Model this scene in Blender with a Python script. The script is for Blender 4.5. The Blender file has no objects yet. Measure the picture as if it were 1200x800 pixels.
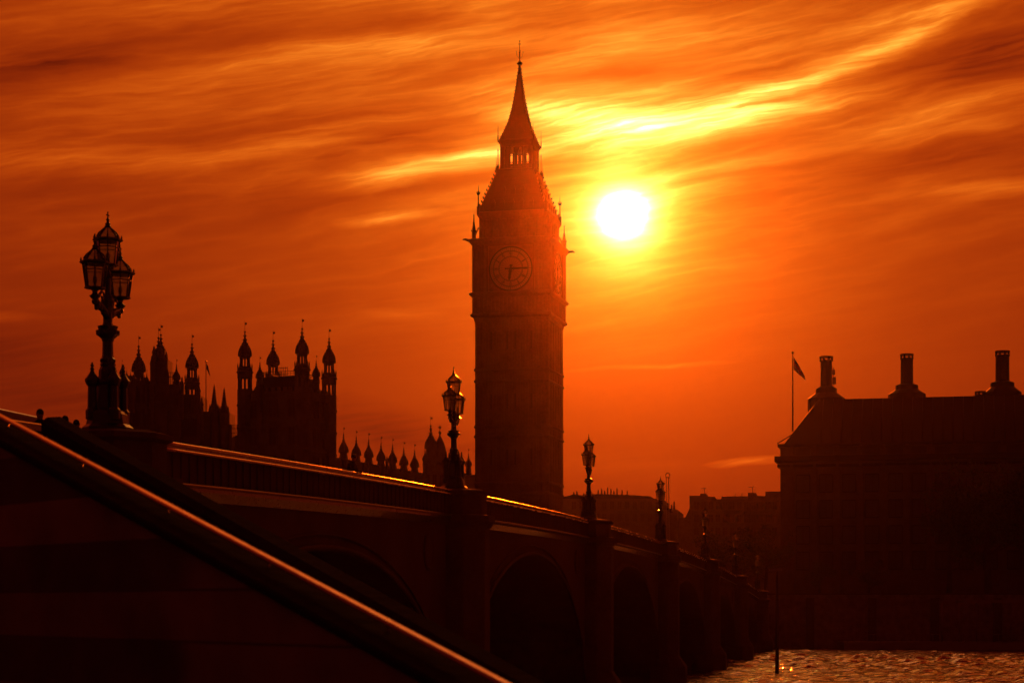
import bpy, bmesh, math, random
import numpy as np
from mathutils import Vector, Matrix, noise

random.seed(7)
S = bpy.context.scene
COL = S.collection
R = math.radians
PI = math.pi
F = 2240.0            # focal length expressed in photo pixels (1200 wide)
HZ = 706.0            # photo row of the horizon
CZ = 6.7              # eye height above the water

# ------------------------------------------------------------------ camera
cam = bpy.data.cameras.new("camera")
camo = bpy.data.objects.new("camera", cam); COL.objects.link(camo)
camo.location = (0, 0, CZ); camo.rotation_euler = (R(90), 0, 0)
cam.sensor_width = 36; cam.lens = 36*F/1200.0
cam.shift_y = (HZ-400)/1200.0
cam.clip_start = 0.1; cam.clip_end = 8000
cam.dof.use_dof = True; cam.dof.focus_distance = 250; cam.dof.aperture_fstop = 2.8
S.camera = camo
S.view_settings.view_transform = 'Standard'; S.view_settings.look = 'None'
S.view_settings.exposure = 0; S.view_settings.gamma = 1
S.view_settings.use_curve_mapping = False
S.cycles.max_bounces = 5; S.cycles.volume_bounces = 0
S.cycles.diffuse_bounces = 2; S.cycles.glossy_bounces = 3
S.cycles.transparent_max_bounces = 24
S.cycles.sample_clamp_indirect = 4
S.cycles.use_denoising = True

# ------------------------------------------------------------------ sun and sky
SAZ = math.atan(130/F); SEL = math.atan(453/math.hypot(F, 130))
SUN = Vector((math.sin(SAZ)*math.cos(SEL), math.cos(SAZ)*math.cos(SEL), math.sin(SEL)))
sl = bpy.data.lights.new("sun", 'SUN'); sl.energy = 4.0; sl.angle = R(0.6)
sl.color = (1.0, 0.085, 0.002)
slo = bpy.data.objects.new("sun", sl); COL.objects.link(slo)
slo.rotation_euler = SUN.to_track_quat('Z', 'Y').to_euler(); slo.location = (60, 300, 200)

W = bpy.data.worlds.new("World"); S.world = W; W.use_nodes = True
nt = W.node_tree; nt.nodes.clear()
def N(tree, t, **kw):
    n = tree.nodes.new(t)
    for k, v in kw.items(): setattr(n, k, v)
    return n
def M(tree, op, a, b=None, c=None, clamp=False):
    n = tree.nodes.new('ShaderNodeMath'); n.operation = op; n.use_clamp = clamp
    for i, v in enumerate((a, b, c)):
        if v is None: continue
        if isinstance(v, (int, float)): n.inputs[i].default_value = v
        else: tree.links.new(v, n.inputs[i])
    return n.outputs[0]
def build_world():
    L = nt.links.new
    tc = N(nt, 'ShaderNodeTexCoord')
    nv = N(nt, 'ShaderNodeVectorMath', operation='NORMALIZE'); L(tc.outputs['Generated'], nv.inputs[0])
    sep = N(nt, 'ShaderNodeSeparateXYZ'); L(nv.outputs[0], sep.inputs[0])
    x, y, z = sep.outputs
    dt = N(nt, 'ShaderNodeVectorMath', operation='DOT_PRODUCT'); L(nv.outputs[0], dt.inputs[0]); dt.inputs[1].default_value = SUN
    th = M(nt, 'MULTIPLY', M(nt, 'ARCCOSINE', M(nt, 'MINIMUM', dt.outputs['Value'], 0.9999999)), 180/PI)
    # compass azimuth and elevation, in units of 1/2240 radian
    U = M(nt, 'MULTIPLY', M(nt, 'ARCTAN2', x, y), F)
    V = M(nt, 'MULTIPLY', M(nt, 'ARCSINE', z), F)
    cb = N(nt, 'ShaderNodeCombineXYZ'); L(U, cb.inputs[0]); L(V, cb.inputs[1])
    # warp
    nz = N(nt, 'ShaderNodeTexNoise', noise_dimensions='2D')
    mp = N(nt, 'ShaderNodeMapping'); mp.inputs['Scale'].default_value = (1/240, 1/95, 1); L(cb.outputs[0], mp.inputs[0])
    L(mp.outputs[0], nz.inputs['Vector']); nz.inputs['Scale'].default_value = 1; nz.inputs['Detail'].default_value = 5
    nz.inputs['Roughness'].default_value = 0.55
    wv = N(nt, 'ShaderNodeVectorMath', operation='MULTIPLY_ADD')
    sub = N(nt, 'ShaderNodeVectorMath', operation='SUBTRACT'); L(nz.outputs['Color'], sub.inputs[0]); sub.inputs[1].default_value = (.5, .5, .5)
    L(sub.outputs[0], wv.inputs[0]); wv.inputs[1].default_value = (100, 20, 0); L(cb.outputs[0], wv.inputs[2])
    pos = wv.outputs[0]
    # wisps: centre (photo column, row), half length, half width, tilt in degrees, strength
    wisps = [
        (505,207,170,20,10,1.25),(560,192,80,9,9,.7),(720,150,250,48,2,.75),(660,145,170,16,-1,.6),
        (790,160,170,16,5,.7),(900,128,240,30,17,.85),(990,92,170,17,19,.95),(1100,44,190,17,10,1.2),
        (945,145,190,18,12,.7),(1050,68,120,12,10,.5),(240,42,420,42,9,.42),(440,18,180,16,8,.3),
        (90,212,240,20,4,.55),(300,92,420,34,9,.5),(480,74,260,18,3,.45),(340,185,210,18,12,.6),
        (200,152,420,60,9,.28),(460,263,80,9,6,.6),(1130,152,190,22,10,.55),(1170,242,170,13,3,.5),
        (1110,178,120,12,9,.35),(885,541,70,7,2,1.0),(760,430,120,4,2,.28),(480,372,45,10,2,.2),
        (790,60,260,50,6,.4),(560,25,140,45,-15,.25),(20,386,70,7,2,.45),(760,15,200,16,6,.3),
        (640,95,160,22,14,.3),(610,118,150,14,6,.3),(870,205,160,10,8,.3),
        (70,100,300,48,6,-.42),(150,10,200,22,6,-.2),(470,172,230,20,12,-.3),(440,52,220,14,8,-.22),(1130,100,170,38,8,-.38),
        (1120,205,220,24,3,-.2),(960,15,260,18,6,-.3),(440,505,190,40,-10,-.35),(10,425,150,60,0,-.25),
        (90,480,140,34,0,-.25),(640,60,120,26,10,-.2),(700,108,150,12,6,-.22),(370,240,260,20,8,-.18),
        (700,-470,1500,460,0,4.6),(800,-90,900,120,4,.5),(720,545,160,24,0,.1),  # broad patches above the view are added to brighten the water and scene
    ]
    acc = None
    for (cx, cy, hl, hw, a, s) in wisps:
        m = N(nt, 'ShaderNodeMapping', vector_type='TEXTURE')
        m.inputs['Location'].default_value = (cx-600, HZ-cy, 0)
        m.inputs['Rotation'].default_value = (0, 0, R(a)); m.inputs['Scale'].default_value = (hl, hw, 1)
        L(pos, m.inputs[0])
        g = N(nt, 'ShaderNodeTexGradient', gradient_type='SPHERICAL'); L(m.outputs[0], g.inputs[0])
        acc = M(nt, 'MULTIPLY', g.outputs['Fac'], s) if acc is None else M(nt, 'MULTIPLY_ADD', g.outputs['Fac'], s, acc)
    # wisps lie only on this side of the sky; everywhere else a thin fibrous veil
    def fib(sx, sy, rot, det, seed):
        mm = N(nt, 'ShaderNodeMapping', vector_type='TEXTURE'); mm.inputs['Location'].default_value = (seed*700, seed*490, 0)
        mm.inputs['Rotation'].default_value = (0, 0, R(rot)); mm.inputs['Scale'].default_value = (sx, sy, 1)
        L(pos, mm.inputs[0])
        n = N(nt, 'ShaderNodeTexNoise', noise_dimensions='2D'); L(mm.outputs[0], n.inputs['Vector'])
        n.inputs['Scale'].default_value = 1; n.inputs['Detail'].default_value = det; n.inputs['Roughness'].default_value = .6
        return M(nt, 'SUBTRACT', n.outputs['Fac'], .5)
    hi = M(nt, 'MULTIPLY', M(nt, 'SUBTRACT', V, 230), 1/300, clamp=True)
    hif = M(nt, 'MULTIPLY_ADD', hi, .85, .15)
    f1 = M(nt, 'MULTIPLY', fib(300, 46, 9, 6, 3.1), .62)
    f2 = M(nt, 'MULTIPLY', fib(150, 13, 9, 5, 9.4), .28)
    f3 = M(nt, 'MULTIPLY', fib(60, 30, -25, 6, 5.4), .16)
    fs = M(nt, 'ADD', M(nt, 'ADD', f1, f2), f3)
    fibs = M(nt, 'MULTIPLY', M(nt, 'ADD', M(nt, 'MULTIPLY', M(nt, 'MAXIMUM', fs, 0), 1.15), M(nt, 'MULTIPLY', M(nt, 'MINIMUM', fs, 0), .5)), hif)
    streak = M(nt, 'MULTIPLY_ADD', fib(140, 9, 9, 4, 1.7), 1.5, 1.0)
    def ridge(sx, sy, rot, seed, p):
        n = fib(sx, sy, rot, 3, seed)
        return M(nt, 'POWER', M(nt, 'SUBTRACT', 1, M(nt, 'MINIMUM', M(nt, 'ABSOLUTE', M(nt, 'MULTIPLY', n, 5)), 1)), p)
    fil = M(nt, 'ADD', M(nt, 'MULTIPLY', ridge(520, 60, 11, 2.3, 2.2), .42), M(nt, 'MULTIPLY', ridge(260, 26, 8, 7.7, 2.0), .22))
    fil = M(nt, 'MULTIPLY', M(nt, 'MULTIPLY', fil, hi), M(nt, 'ADD', fib(330, 120, 5, 2, 12.9), .62))
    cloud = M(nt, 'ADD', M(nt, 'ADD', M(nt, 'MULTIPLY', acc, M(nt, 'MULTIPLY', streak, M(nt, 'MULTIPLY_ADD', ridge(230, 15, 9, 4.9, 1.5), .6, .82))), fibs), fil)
    # glow round the sun
    def ex(amp, k, p=1):
        q = M(nt, 'POWER', M(nt, 'MULTIPLY', th, 1/k), p)
        return M(nt, 'MULTIPLY', M(nt, 'EXPONENT', M(nt, 'MULTIPLY', q, -1)), amp)
    disc = ex(6.5, .50, 1.0)
    glow = M(nt, 'ADD', M(nt, 'ADD', ex(.66, 2.6), ex(.28, 5.5)), ex(.385, 23))
    # Nishita sky: the clear air behind the clouds
    sky = N(nt, 'ShaderNodeTexSky', sky_type='NISHITA'); sky.sun_disc = False
    sky.sun_elevation = SEL; sky.sun_rotation = SAZ
    sky.air_density = 1.5; sky.dust_density = 4.0; sky.ozone_density = 1
    bw = N(nt, 'ShaderNodeRGBToBW'); L(sky.outputs[0], bw.inputs[0])
    clear = M(nt, 'MULTIPLY', M(nt, 'MINIMUM', bw.outputs[0], 12), .004)
    t0 = M(nt, 'ADD', M(nt, 'ADD', glow, clear), .035)
    # long air path near the horizon dims the glow
    hz = M(nt, 'EXPONENT', M(nt, 'MULTIPLY', M(nt, 'MAXIMUM', V, 0), -1/190))
    t0 = M(nt, 'MULTIPLY', t0, M(nt, 'MULTIPLY_ADD', hz, -.66, 1.03))
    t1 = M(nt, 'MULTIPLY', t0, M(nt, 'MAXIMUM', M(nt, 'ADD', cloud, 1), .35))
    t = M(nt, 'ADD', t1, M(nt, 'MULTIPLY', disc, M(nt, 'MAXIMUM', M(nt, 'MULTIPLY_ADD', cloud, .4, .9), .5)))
    # red sunset light: green and blue come up only where the light is strong
    rr = t
    gg = M(nt, 'ADD', M(nt, 'MULTIPLY', t, .062), M(nt, 'MULTIPLY', M(nt, 'POWER', t, 2.6), M(nt, 'MULTIPLY_ADD', hz, -.10, .205)))
    gg = M(nt, 'MULTIPLY', gg, M(nt, 'MULTIPLY_ADD', M(nt, 'MULTIPLY', M(nt, 'SUBTRACT', V, 740), 1/300, clamp=True), -.42, 1))
    bb = M(nt, 'ADD', M(nt, 'MULTIPLY', M(nt, 'POWER', t, 3.8), .018), .0018)
    cc = N(nt, 'ShaderNodeCombineColor'); L(M(nt, 'MULTIPLY', rr, 10), cc.inputs[0])
    L(M(nt, 'MULTIPLY', M(nt, 'MINIMUM', gg, 9), 10), cc.inputs[1]); L(M(nt, 'MULTIPLY', M(nt, 'MINIMUM', bb, 8), 10), cc.inputs[2])
    bg = N(nt, 'ShaderNodeBackground'); bg.inputs['Strength'].default_value = 0.1
    L(cc.outputs[0], bg.inputs['Color'])
    out = N(nt, 'ShaderNodeOutputWorld'); L(bg.outputs[0], out.inputs[0])
build_world()
W.cycles.sampling_method = 'MANUAL'; W.cycles.sample_map_resolution = 1024

# ------------------------------------------------------------------ helpers
def PX(px, Y): return (px-600)/F*Y
def PZ(py, Y): return CZ+(HZ-py)/F*Y
ORG = {}
def tag(o, label=None, cat=None, group=None, kind=None):
    if label: o['label'] = label
    if cat: o['category'] = cat
    if group: o['group'] = group
    if kind: o['kind'] = kind
    return o
def empty(name, loc, label, cat, group=None, rz=0):
    o = bpy.data.objects.new(name, None); COL.objects.link(o)
    o.location = loc; o.rotation_euler = (0, 0, rz); o.empty_display_size = .2
    return tag(o, label, cat, group)
class MB:
    def __init__(s): s.bm = bmesh.new()
    def box(s, c, d, rz=0, rx=0, ry=0, taper=1.0):
        m = Matrix.Translation(c) @ Matrix.Rotation(rz, 4, 'Z') @ Matrix.Rotation(rx, 4, 'X') @ Matrix.Rotation(ry, 4, 'Y')
        vs = []
        for k in (-1, 1):
            t = taper if k > 0 else 1
            for i, j in ((-1,-1),(1,-1),(1,1),(-1,1)):
                vs.append(s.bm.verts.new(m @ Vector((i*d[0]/2*t, j*d[1]/2*t, k*d[2]/2))))
        for f in ((3,2,1,0),(4,5,6,7),(0,1,5,4),(1,2,6,5),(2,3,7,6),(3,0,4,7)):
            s.bm.faces.new([vs[i] for i in f])
        return s
    def lathe(s, prof, n=8, c=(0,0), rot=0, sx=1, sy=1, ang=0, smooth=False):
        # prof: list of (radius, z) from bottom to top; n=4 gives a square of half width r
        k = math.sqrt(2) if n == 4 else (1/math.cos(PI/8) if n == 8 else 1)
        r0 = rot + (PI/4 if n == 4 else (PI/8 if n == 8 else 0))
        rings = []
        for (r, z) in prof:
            ring = []
            for i in range(n):
                a = r0+2*PI*i/n
                ring.append(s.bm.verts.new((c[0]+max(r, .001)*k*math.cos(a)*sx, c[1]+max(r, .001)*k*math.sin(a)*sy, z)))
            rings.append(ring)
        fs = []
        for a, b in zip(rings, rings[1:]):
            for i in range(n):
                fs.append(s.bm.faces.new((a[i], a[(i+1) % n], b[(i+1) % n], b[i])))
        s.bm.faces.new(list(reversed(rings[0]))); s.bm.faces.new(rings[-1])
        if smooth:
            for f in fs: f.smooth = True
        return s
    def tube(s, pts, r, n=8, smooth=True, closed=False):
        pts = [Vector(p) for p in pts]
        rs = r if isinstance(r, (list, tuple)) else [r]*len(pts)
        rings = []
        for i, p in enumerate(pts):
            a = pts[max(i-1, 0)]; b = pts[min(i+1, len(pts)-1)]
            if closed: a = pts[(i-1) % len(pts)]; b = pts[(i+1) % len(pts)]
            d = (b-a).normalized()
            up = Vector((0, 0, 1)) if abs(d.z) < .95 else Vector((1, 0, 0))
            u = d.cross(up).normalized(); v = u.cross(d).normalized()
            rings.append([s.bm.verts.new(p+(u*math.cos(2*PI*k/n)+v*math.sin(2*PI*k/n))*rs[i]) for k in range(n)])
        prs = list(zip(rings, rings[1:]))
        if closed: prs.append((rings[-1], rings[0]))
        for a, b in prs:
            for k in range(n):
                f = s.bm.faces.new((a[k], a[(k+1) % n], b[(k+1) % n], b[k])); f.smooth = smooth
        if not closed:
            s.bm.faces.new(list(reversed(rings[0]))); s.bm.faces.new(rings[-1])
        return s
    def ball(s, c, r, seg=8, sc=(1,1,1)):
        m = Matrix.Translation(c) @ Matrix.Diagonal((sc[0], sc[1], sc[2], 1))
        g = bmesh.ops.create_uvsphere(s.bm, u_segments=seg, v_segments=max(4, seg//2+1), radius=r, matrix=m)
        for v in g['verts']:
            for f in v.link_faces: f.smooth = True
        return s
    def prism(s, pts, d):
        # pts: planar loop of Vectors, d: extrusion Vector
        a = [s.bm.verts.new(p) for p in pts]; b = [s.bm.verts.new(Vector(p)+d) for p in pts]
        n = len(a)
        s.bm.faces.new(list(reversed(a))); s.bm.faces.new(b)
        for i in range(n): s.bm.faces.new((a[i], a[(i+1) % n], b[(i+1) % n], b[i]))
        return s
    def quad(s, *p):
        s.bm.faces.new([s.bm.verts.new(q) for q in p]); return s
    def build(s, name, mat, parent=None, origin=None, recalc=True):
        if recalc: bmesh.ops.recalc_face_normals(s.bm, faces=s.bm.faces[:])
        me = bpy.data.meshes.new(name)
        if origin is None: origin = ORG.get(parent.name, None) if parent else None
        if origin is not None: bmesh.ops.translate(s.bm, verts=s.bm.verts[:], vec=-Vector(origin))
        s.bm.to_mesh(me); s.bm.free()
        me.materials.append(mat)
        o = bpy.data.objects.new(name, me); COL.objects.link(o)
        if parent: o.parent = parent
        if origin is not None: ORG[o.name] = Vector(origin)
        return o
def thing(name, loc, label, cat, group=None):
    # parts of this thing are modelled in world coordinates
    o = empty(name, loc, label, cat, group); ORG[o.name] = Vector(loc); return o
def kids(o): return [c for c in bpy.data.objects if c.parent == o]
def copy_tree(o, parent=None):
    c = o.copy(); COL.objects.link(c); c.parent = parent
    for ch in kids(o): copy_tree(ch, c)
    return c

# ------------------------------------------------------------------ materials
def mat(name, col, rough=.8, metal=0, var=.25, scale=3, bump=.0, spec=None, stain=0, coat=0):
    m = bpy.data.materials.new(name); m.use_nodes = True
    t = m.node_tree; L = t.links.new; b = t.nodes['Principled BSDF']
    tc = N(t, 'ShaderNodeTexCoord'); geo = N(t, 'ShaderNodeNewGeometry')
    n = N(t, 'ShaderNodeTexNoise'); n.inputs['Scale'].default_value = scale; n.inputs['Detail'].default_value = 6
    L(geo.outputs['Position'], n.inputs['Vector'])
    n2 = N(t, 'ShaderNodeTexNoise'); n2.inputs['Scale'].default_value = scale*.17; n2.inputs['Detail'].default_value = 3
    L(geo.outputs['Position'], n2.inputs['Vector'])
    f = M(t, 'ADD', M(t, 'MULTIPLY', n.outputs['Fac'], .5), M(t, 'MULTIPLY', n2.outputs['Fac'], .5))
    mr = N(t, 'ShaderNodeMapRange'); L(f, mr.inputs['Value'])
    mr.inputs['From Min'].default_value = .3; mr.inputs['From Max'].default_value = .7
    mr.inputs['To Min'].default_value = 1-var; mr.inputs['To Max'].default_value = 1+var
    mx = N(t, 'ShaderNodeVectorMath', operation='SCALE'); mx.inputs[0].default_value = col[:3]; L(mr.outputs[0], mx.inputs['Scale'])
    L(mx.outputs[0], b.inputs['Base Color'])
    rm = M(t, 'MULTIPLY_ADD', n.outputs['Fac'], .25, rough-.12, clamp=True); L(rm, b.inputs['Roughness'])
    b.inputs['Metallic'].default_value = metal
    if spec is not None: b.inputs['Specular IOR Level'].default_value = spec
    if coat: b.inputs['Coat Weight'].default_value = coat; b.inputs['Coat Roughness'].default_value = .12
    if bump:
        bp = N(t, 'ShaderNodeBump'); bp.inputs['Strength'].default_value = bump; bp.inputs['Distance'].default_value = .05
        L(n.outputs['Fac'], bp.inputs['Height']); L(bp.outputs[0], b.inputs['Normal'])
    return m
STONE = mat('limestone', (.15, .11, .08), .85, var=.3, scale=2.2, bump=.4)
SOOT = mat('sooty_limestone', (.16, .14, .11), .88, var=.35, scale=1.4, bump=.4)
GRANITE = mat('granite', (.12, .10, .085), .8, var=.3, scale=5, bump=.3, spec=.2)
PALESTONE = mat('pale_sandstone', (.15, .11, .08), .85, var=.25, scale=1.0, bump=.3, spec=.2)
IRONROOF = mat('cast_iron_roof', (.06, .06, .065), .5, var=.25, scale=1.5, bump=.2)
SLATE = mat('roof_slate', (.05, .05, .06), .6, var=.3, scale=2)
BRONZE = mat('dark_bronze_cladding', (.05, .035, .02), .55, metal=.3, var=.2, scale=1)
BPAINT = mat('pale_green_bridge_paint', (.10, .07, .052), .7, var=.3, scale=2, bump=.15, spec=.15)
PAINT = mat('green_painted_iron', (.025, .055, .035), .32, var=.25, scale=6, bump=.15, coat=.6)
RAILPAINT = mat('glossy_green_rail', (.06, .09, .06), .30, var=.2, scale=8, coat=1.0)
_p = RAILPAINT.node_tree.nodes['Principled BSDF']; _p.inputs['Coat IOR'].default_value = 1.9; _p.inputs['Coat Roughness'].default_value = .10
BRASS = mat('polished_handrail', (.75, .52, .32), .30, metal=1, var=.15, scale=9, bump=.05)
GLINT = mat('glint_metal_edge', (.80, .62, .45), .26, metal=1, var=.35, scale=.9, bump=.03)  # pale metal tone stands in for the sun's glint on painted iron
GLINT2 = mat('dull_glint_edge', (.25, .19, .14), .34, metal=1, var=.5, scale=.7, bump=.05)  # duller tone for the weaker glint along the cornice
GILT = mat('gilding', (.15, .10, .05), .6, metal=.5, var=.15, scale=3)
OPAL = mat('opal_glass', (.17, .15, .12), .5, var=.08, scale=3)
WINDOW = mat('window_glass', (.09, .07, .055), .35, var=.3, scale=.4, spec=.5)
SHADESTONE = mat('shade_dark_coping', (.028, .022, .02), .9, var=.35, scale=6, bump=.4, spec=.08)  # shade put into the colour: coping tops kept darker than the wall sides
ASPHALT = mat('asphalt', (.05, .05, .05), .85, var=.2, scale=4, bump=.2)
PAVING = mat('paving', (.18, .17, .15), .8, var=.2, scale=3, bump=.2)
WOOD = mat('wet_timber', (.05, .035, .025), .5, var=.35, scale=3, bump=.4)
BARK = mat('bark', (.09, .07, .05), .9, var=.3, scale=5, bump=.5)
STEEL = mat('grey_steel', (.25, .25, .26), .4, metal=.8, var=.1, scale=4)
SKIN = mat('skin', (.40, .24, .17), .55, var=.08, scale=10)
COAT1 = mat('dark_wool', (.03, .03, .04), .9, var=.2, scale=20)
COAT2 = mat('grey_jacket', (.10, .10, .11), .85, var=.2, scale=20)
COAT3 = mat('brown_jacket', (.10, .05, .03), .85, var=.2, scale=20)
HAIR = mat('hair', (.02, .012, .008), .6, var=.2, scale=30)
VANP = mat('van_paint', (.12, .12, .13), .35, var=.05, scale=3, coat=.7)
RUBBER = mat('rubber', (.02, .02, .02), .8)
FLAGC = mat('flag_cloth', (.10, .04, .07), .9, var=.2, scale=6)
WHITEC = mat('white_flag_cloth', (.7, .68, .66), .9, var=.1, scale=6)
REDC = mat('red_flag_cloth', (.5, .02, .02), .9, var=.1, scale=6)
CONC = mat('concrete', (.28, .27, .25), .85, var=.2, scale=1)
def mat_glass():
    m = bpy.data.materials.new('lantern_glass'); m.use_nodes = True
    t = m.node_tree; t.nodes.clear(); L = t.links.new
    out = N(t, 'ShaderNodeOutputMaterial')
    tr = N(t, 'ShaderNodeBsdfTransparent'); tr.inputs[0].default_value = (.72, .72, .66, 1)
    tl = N(t, 'ShaderNodeBsdfTranslucent'); tl.inputs[0].default_value = (.5, .5, .45, 1)
    gl = N(t, 'ShaderNodeBsdfGlossy'); gl.inputs['Roughness'].default_value = .15
    n = N(t, 'ShaderNodeTexNoise'); n.inputs['Scale'].default_value = 6
    a = N(t, 'ShaderNodeMixShader'); L(M(t, 'MULTIPLY_ADD', n.outputs['Fac'], .3, .25), a.inputs[0]); L(tr.outputs[0], a.inputs[1]); L(tl.outputs[0], a.inputs[2])
    fr = N(t, 'ShaderNodeFresnel'); fr.inputs[0].default_value = 1.45
    b = N(t, 'ShaderNodeMixShader'); L(fr.outputs[0], b.inputs[0]); L(a.outputs[0], b.inputs[1]); L(gl.outputs[0], b.inputs[2])
    L(b.outputs[0], out.inputs[0]); return m
GLASS = mat_glass()
def mat_leaf():
    m = bpy.data.materials.new('foliage'); m.use_nodes = True
    t = m.node_tree; L = t.links.new; b = t.nodes['Principled BSDF']
    g = N(t, 'ShaderNodeNewGeometry'); n = N(t, 'ShaderNodeTexNoise'); n.inputs['Scale'].default_value = 1.1
    L(g.outputs['Position'], n.inputs['Vector'])
    r = N(t, 'ShaderNodeValToRGB'); L(n.outputs['Fac'], r.inputs[0])
    r.color_ramp.elements[0].color = (.03, .05, .015, 1); r.color_ramp.elements[1].color = (.09, .12, .04, 1)
    r.color_ramp.elements[0].position = .35; r.color_ramp.elements[1].position = .65
    L(r.outputs[0], b.inputs['Base Color']); b.inputs['Roughness'].default_value = .6
    return m
LEAF = mat_leaf()
def mat_masonry(name, col, bw, bh, rough=.85):
    m = bpy.data.materials.new(name); m.use_nodes = True
    t = m.node_tree; L = t.links.new; b = t.nodes['Principled BSDF']
    g = N(t, 'ShaderNodeNewGeometry'); s = N(t, 'ShaderNodeSeparateXYZ'); L(g.outputs['Position'], s.inputs[0])
    c = N(t, 'ShaderNodeCombineXYZ'); L(M(t, 'ADD', M(t, 'MULTIPLY', s.outputs[0], .78), M(t, 'MULTIPLY', s.outputs[1], .62)), c.inputs[0]); L(s.outputs[2], c.inputs[1])
    br = N(t, 'ShaderNodeTexBrick'); L(c.outputs[0], br.inputs['Vector']); br.inputs['Scale'].default_value = 1
    br.inputs['Brick Width'].default_value = bw; br.inputs['Row Height'].default_value = bh; br.inputs['Mortar Size'].default_value = .012
    br.inputs['Color1'].default_value = (*[q*1.04 for q in col], 1); br.inputs['Color2'].default_value = (*[q*.92 for q in col], 1)
    br.inputs['Mortar'].default_value = (*[q*.45 for q in col], 1)
    n = N(t, 'ShaderNodeTexNoise'); n.inputs['Scale'].default_value = 1.3; n.inputs['Detail'].default_value = 8; L(g.outputs['Position'], n.inputs['Vector'])
    mx = N(t, 'ShaderNodeVectorMath', operation='SCALE'); L(br.outputs['Color'], mx.inputs[0]); L(M(t, 'MULTIPLY_ADD', n.outputs['Fac'], 1.6, .2), mx.inputs['Scale'])
    L(mx.outputs[0], b.inputs['Base Color']); b.inputs['Roughness'].default_value = rough
    bp = N(t, 'ShaderNodeBump'); bp.inputs['Strength'].default_value = .5; bp.inputs['Distance'].default_value = .03
    L(M(t, 'ADD', M(t, 'MULTIPLY', br.outputs['Fac'], -1), n.outputs['Fac']), bp.inputs['Height']); L(bp.outputs[0], b.inputs['Normal'])
    return m
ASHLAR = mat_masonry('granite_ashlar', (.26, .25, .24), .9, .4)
def mat_water():
    m = bpy.data.materials.new('river_water'); m.use_nodes = True
    t = m.node_tree; L = t.links.new; b = t.nodes['Principled BSDF']
    b.inputs['Base Color'].default_value = (.035, .03, .02, 1); b.inputs['Roughness'].default_value = .05
    b.inputs['IOR'].default_value = 3.4
    g = N(t, 'ShaderNodeNewGeometry')
    mp = N(t, 'ShaderNodeMapping'); L(g.outputs['Position'], mp.inputs[0]); mp.inputs['Scale'].default_value = (.7, 1.5, 1)
    n = N(t, 'ShaderNodeTexNoise'); n.inputs['Scale'].default_value = 2.2; n.inputs['Detail'].default_value = 5; L(mp.outputs[0], n.inputs['Vector'])
    n2 = N(t, 'ShaderNodeTexNoise'); n2.inputs['Scale'].default_value = .35; n2.inputs['Detail'].default_value = 3; L(mp.outputs[0], n2.inputs['Vector'])
    h = M(t, 'ADD', M(t, 'MULTIPLY', n.outputs['Fac'], .16), M(t, 'MULTIPLY', n2.outputs['Fac'], .40))
    bp = N(t, 'ShaderNodeBump'); bp.inputs['Strength'].default_value = 1.0; bp.inputs['Distance'].default_value = 1.0
    L(h, bp.inputs['Height']); L(bp.outputs[0], b.inputs['Normal'])
    return m
WATER = mat_water()

# ------------------------------------------------------------------ terrain, water, banks
GZ = 7.0   # level of the west bank
BK = 0.2009; BX0 = -18.95
BD = Vector((BK, 1, 0)).normalized(); BN = Vector((BD.y, -BD.x, 0))
def bank_y(x): return 283-.10*(x-37)
def sheet(name, pts, z, m, label=None):
    b = MB(); b.bm.faces.new([b.bm.verts.new((p[0], p[1], z)) for p in pts])
    o = b.build(name, m, recalc=False); o['kind'] = 'structure'; return o
def river():
    xs = np.concatenate([np.linspace(-900, -70, 40), np.arange(-68, 0, 1.6), np.arange(0, 90, .42), np.arange(90, 190, .9), np.linspace(192, 900, 60)])
    ys = np.concatenate([np.linspace(18, 120, 40), np.arange(121, 300, .5), np.linspace(301, 420, 12)])
    X, Y = np.meshgrid(xs, ys)
    rng = np.random.RandomState(3)
    Z = np.zeros_like(X)
    for i in range(42):
        lam = 1.2*1.065**(i % 22); a = rng.normal(1.45, .5)
        k = 2*PI/lam; amp = .0125*lam
        ph = rng.uniform(0, 6.28)
        Z += amp*np.sin(k*(X*math.cos(a)+Y*math.sin(a))+ph+.9*np.sin(.07*X+.05*Y+i))
    gust = .85+.3*np.sin(X*.05+1.3*np.sin(Y*.045))*np.sin(Y*.06+X*.02)
    Z *= gust
    fall = ((X > -60) & (X < 188) & (Y > 110) & (Y < 305)).astype(float)
    Z *= fall
    ny, nx = X.shape
    co = np.stack([X, Y, Z], -1).reshape(-1, 3)
    idx = np.arange(nx*ny).reshape(ny, nx)
    q = np.stack([idx[:-1, :-1], idx[:-1, 1:], idx[1:, 1:], idx[1:, :-1]], -1).reshape(-1, 4)
    me = bpy.data.meshes.new('river')
    me.vertices.add(len(co)); me.vertices.foreach_set('co', co.ravel())
    me.loops.add(q.size); me.loops.foreach_set('vertex_index', q.ravel())
    me.polygons.add(len(q)); me.polygons.foreach_set('loop_start', np.arange(0, q.size, 4)); me.polygons.foreach_set('loop_total', np.full(len(q), 4))
    me.update(calc_edges=True); me.shade_smooth(); me.materials.append(WATER)
    o = bpy.data.objects.new('river', me); COL.objects.link(o); o['kind'] = 'structure'
river()
x0, x1 = -900, 900
b = MB(); P = [(x0, bank_y(x0)+1.2), (x1, bank_y(x1)+1.2), (x1, 900), (x0, 900)]
b.prism([Vector((p[0], p[1], GZ)) for p in P], Vector((0, 0, -8.5)))
o = b.build('west_bank_ground', PAVING); o['kind'] = 'structure'
b = MB(); P = [(-900, -900), (900, -900), (900, 16), (-900, 22)]
b.prism([Vector((p[0], p[1], CZ-1.65)) for p in P], Vector((0, 0, -7)))
o = b.build('east_bank_ground', PAVING); o['kind'] = 'structure'
sheet('river_bed', [(-900, -60), (900, -60), (900, 460), (-900, 460)], -1.2, SOOT)
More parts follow.
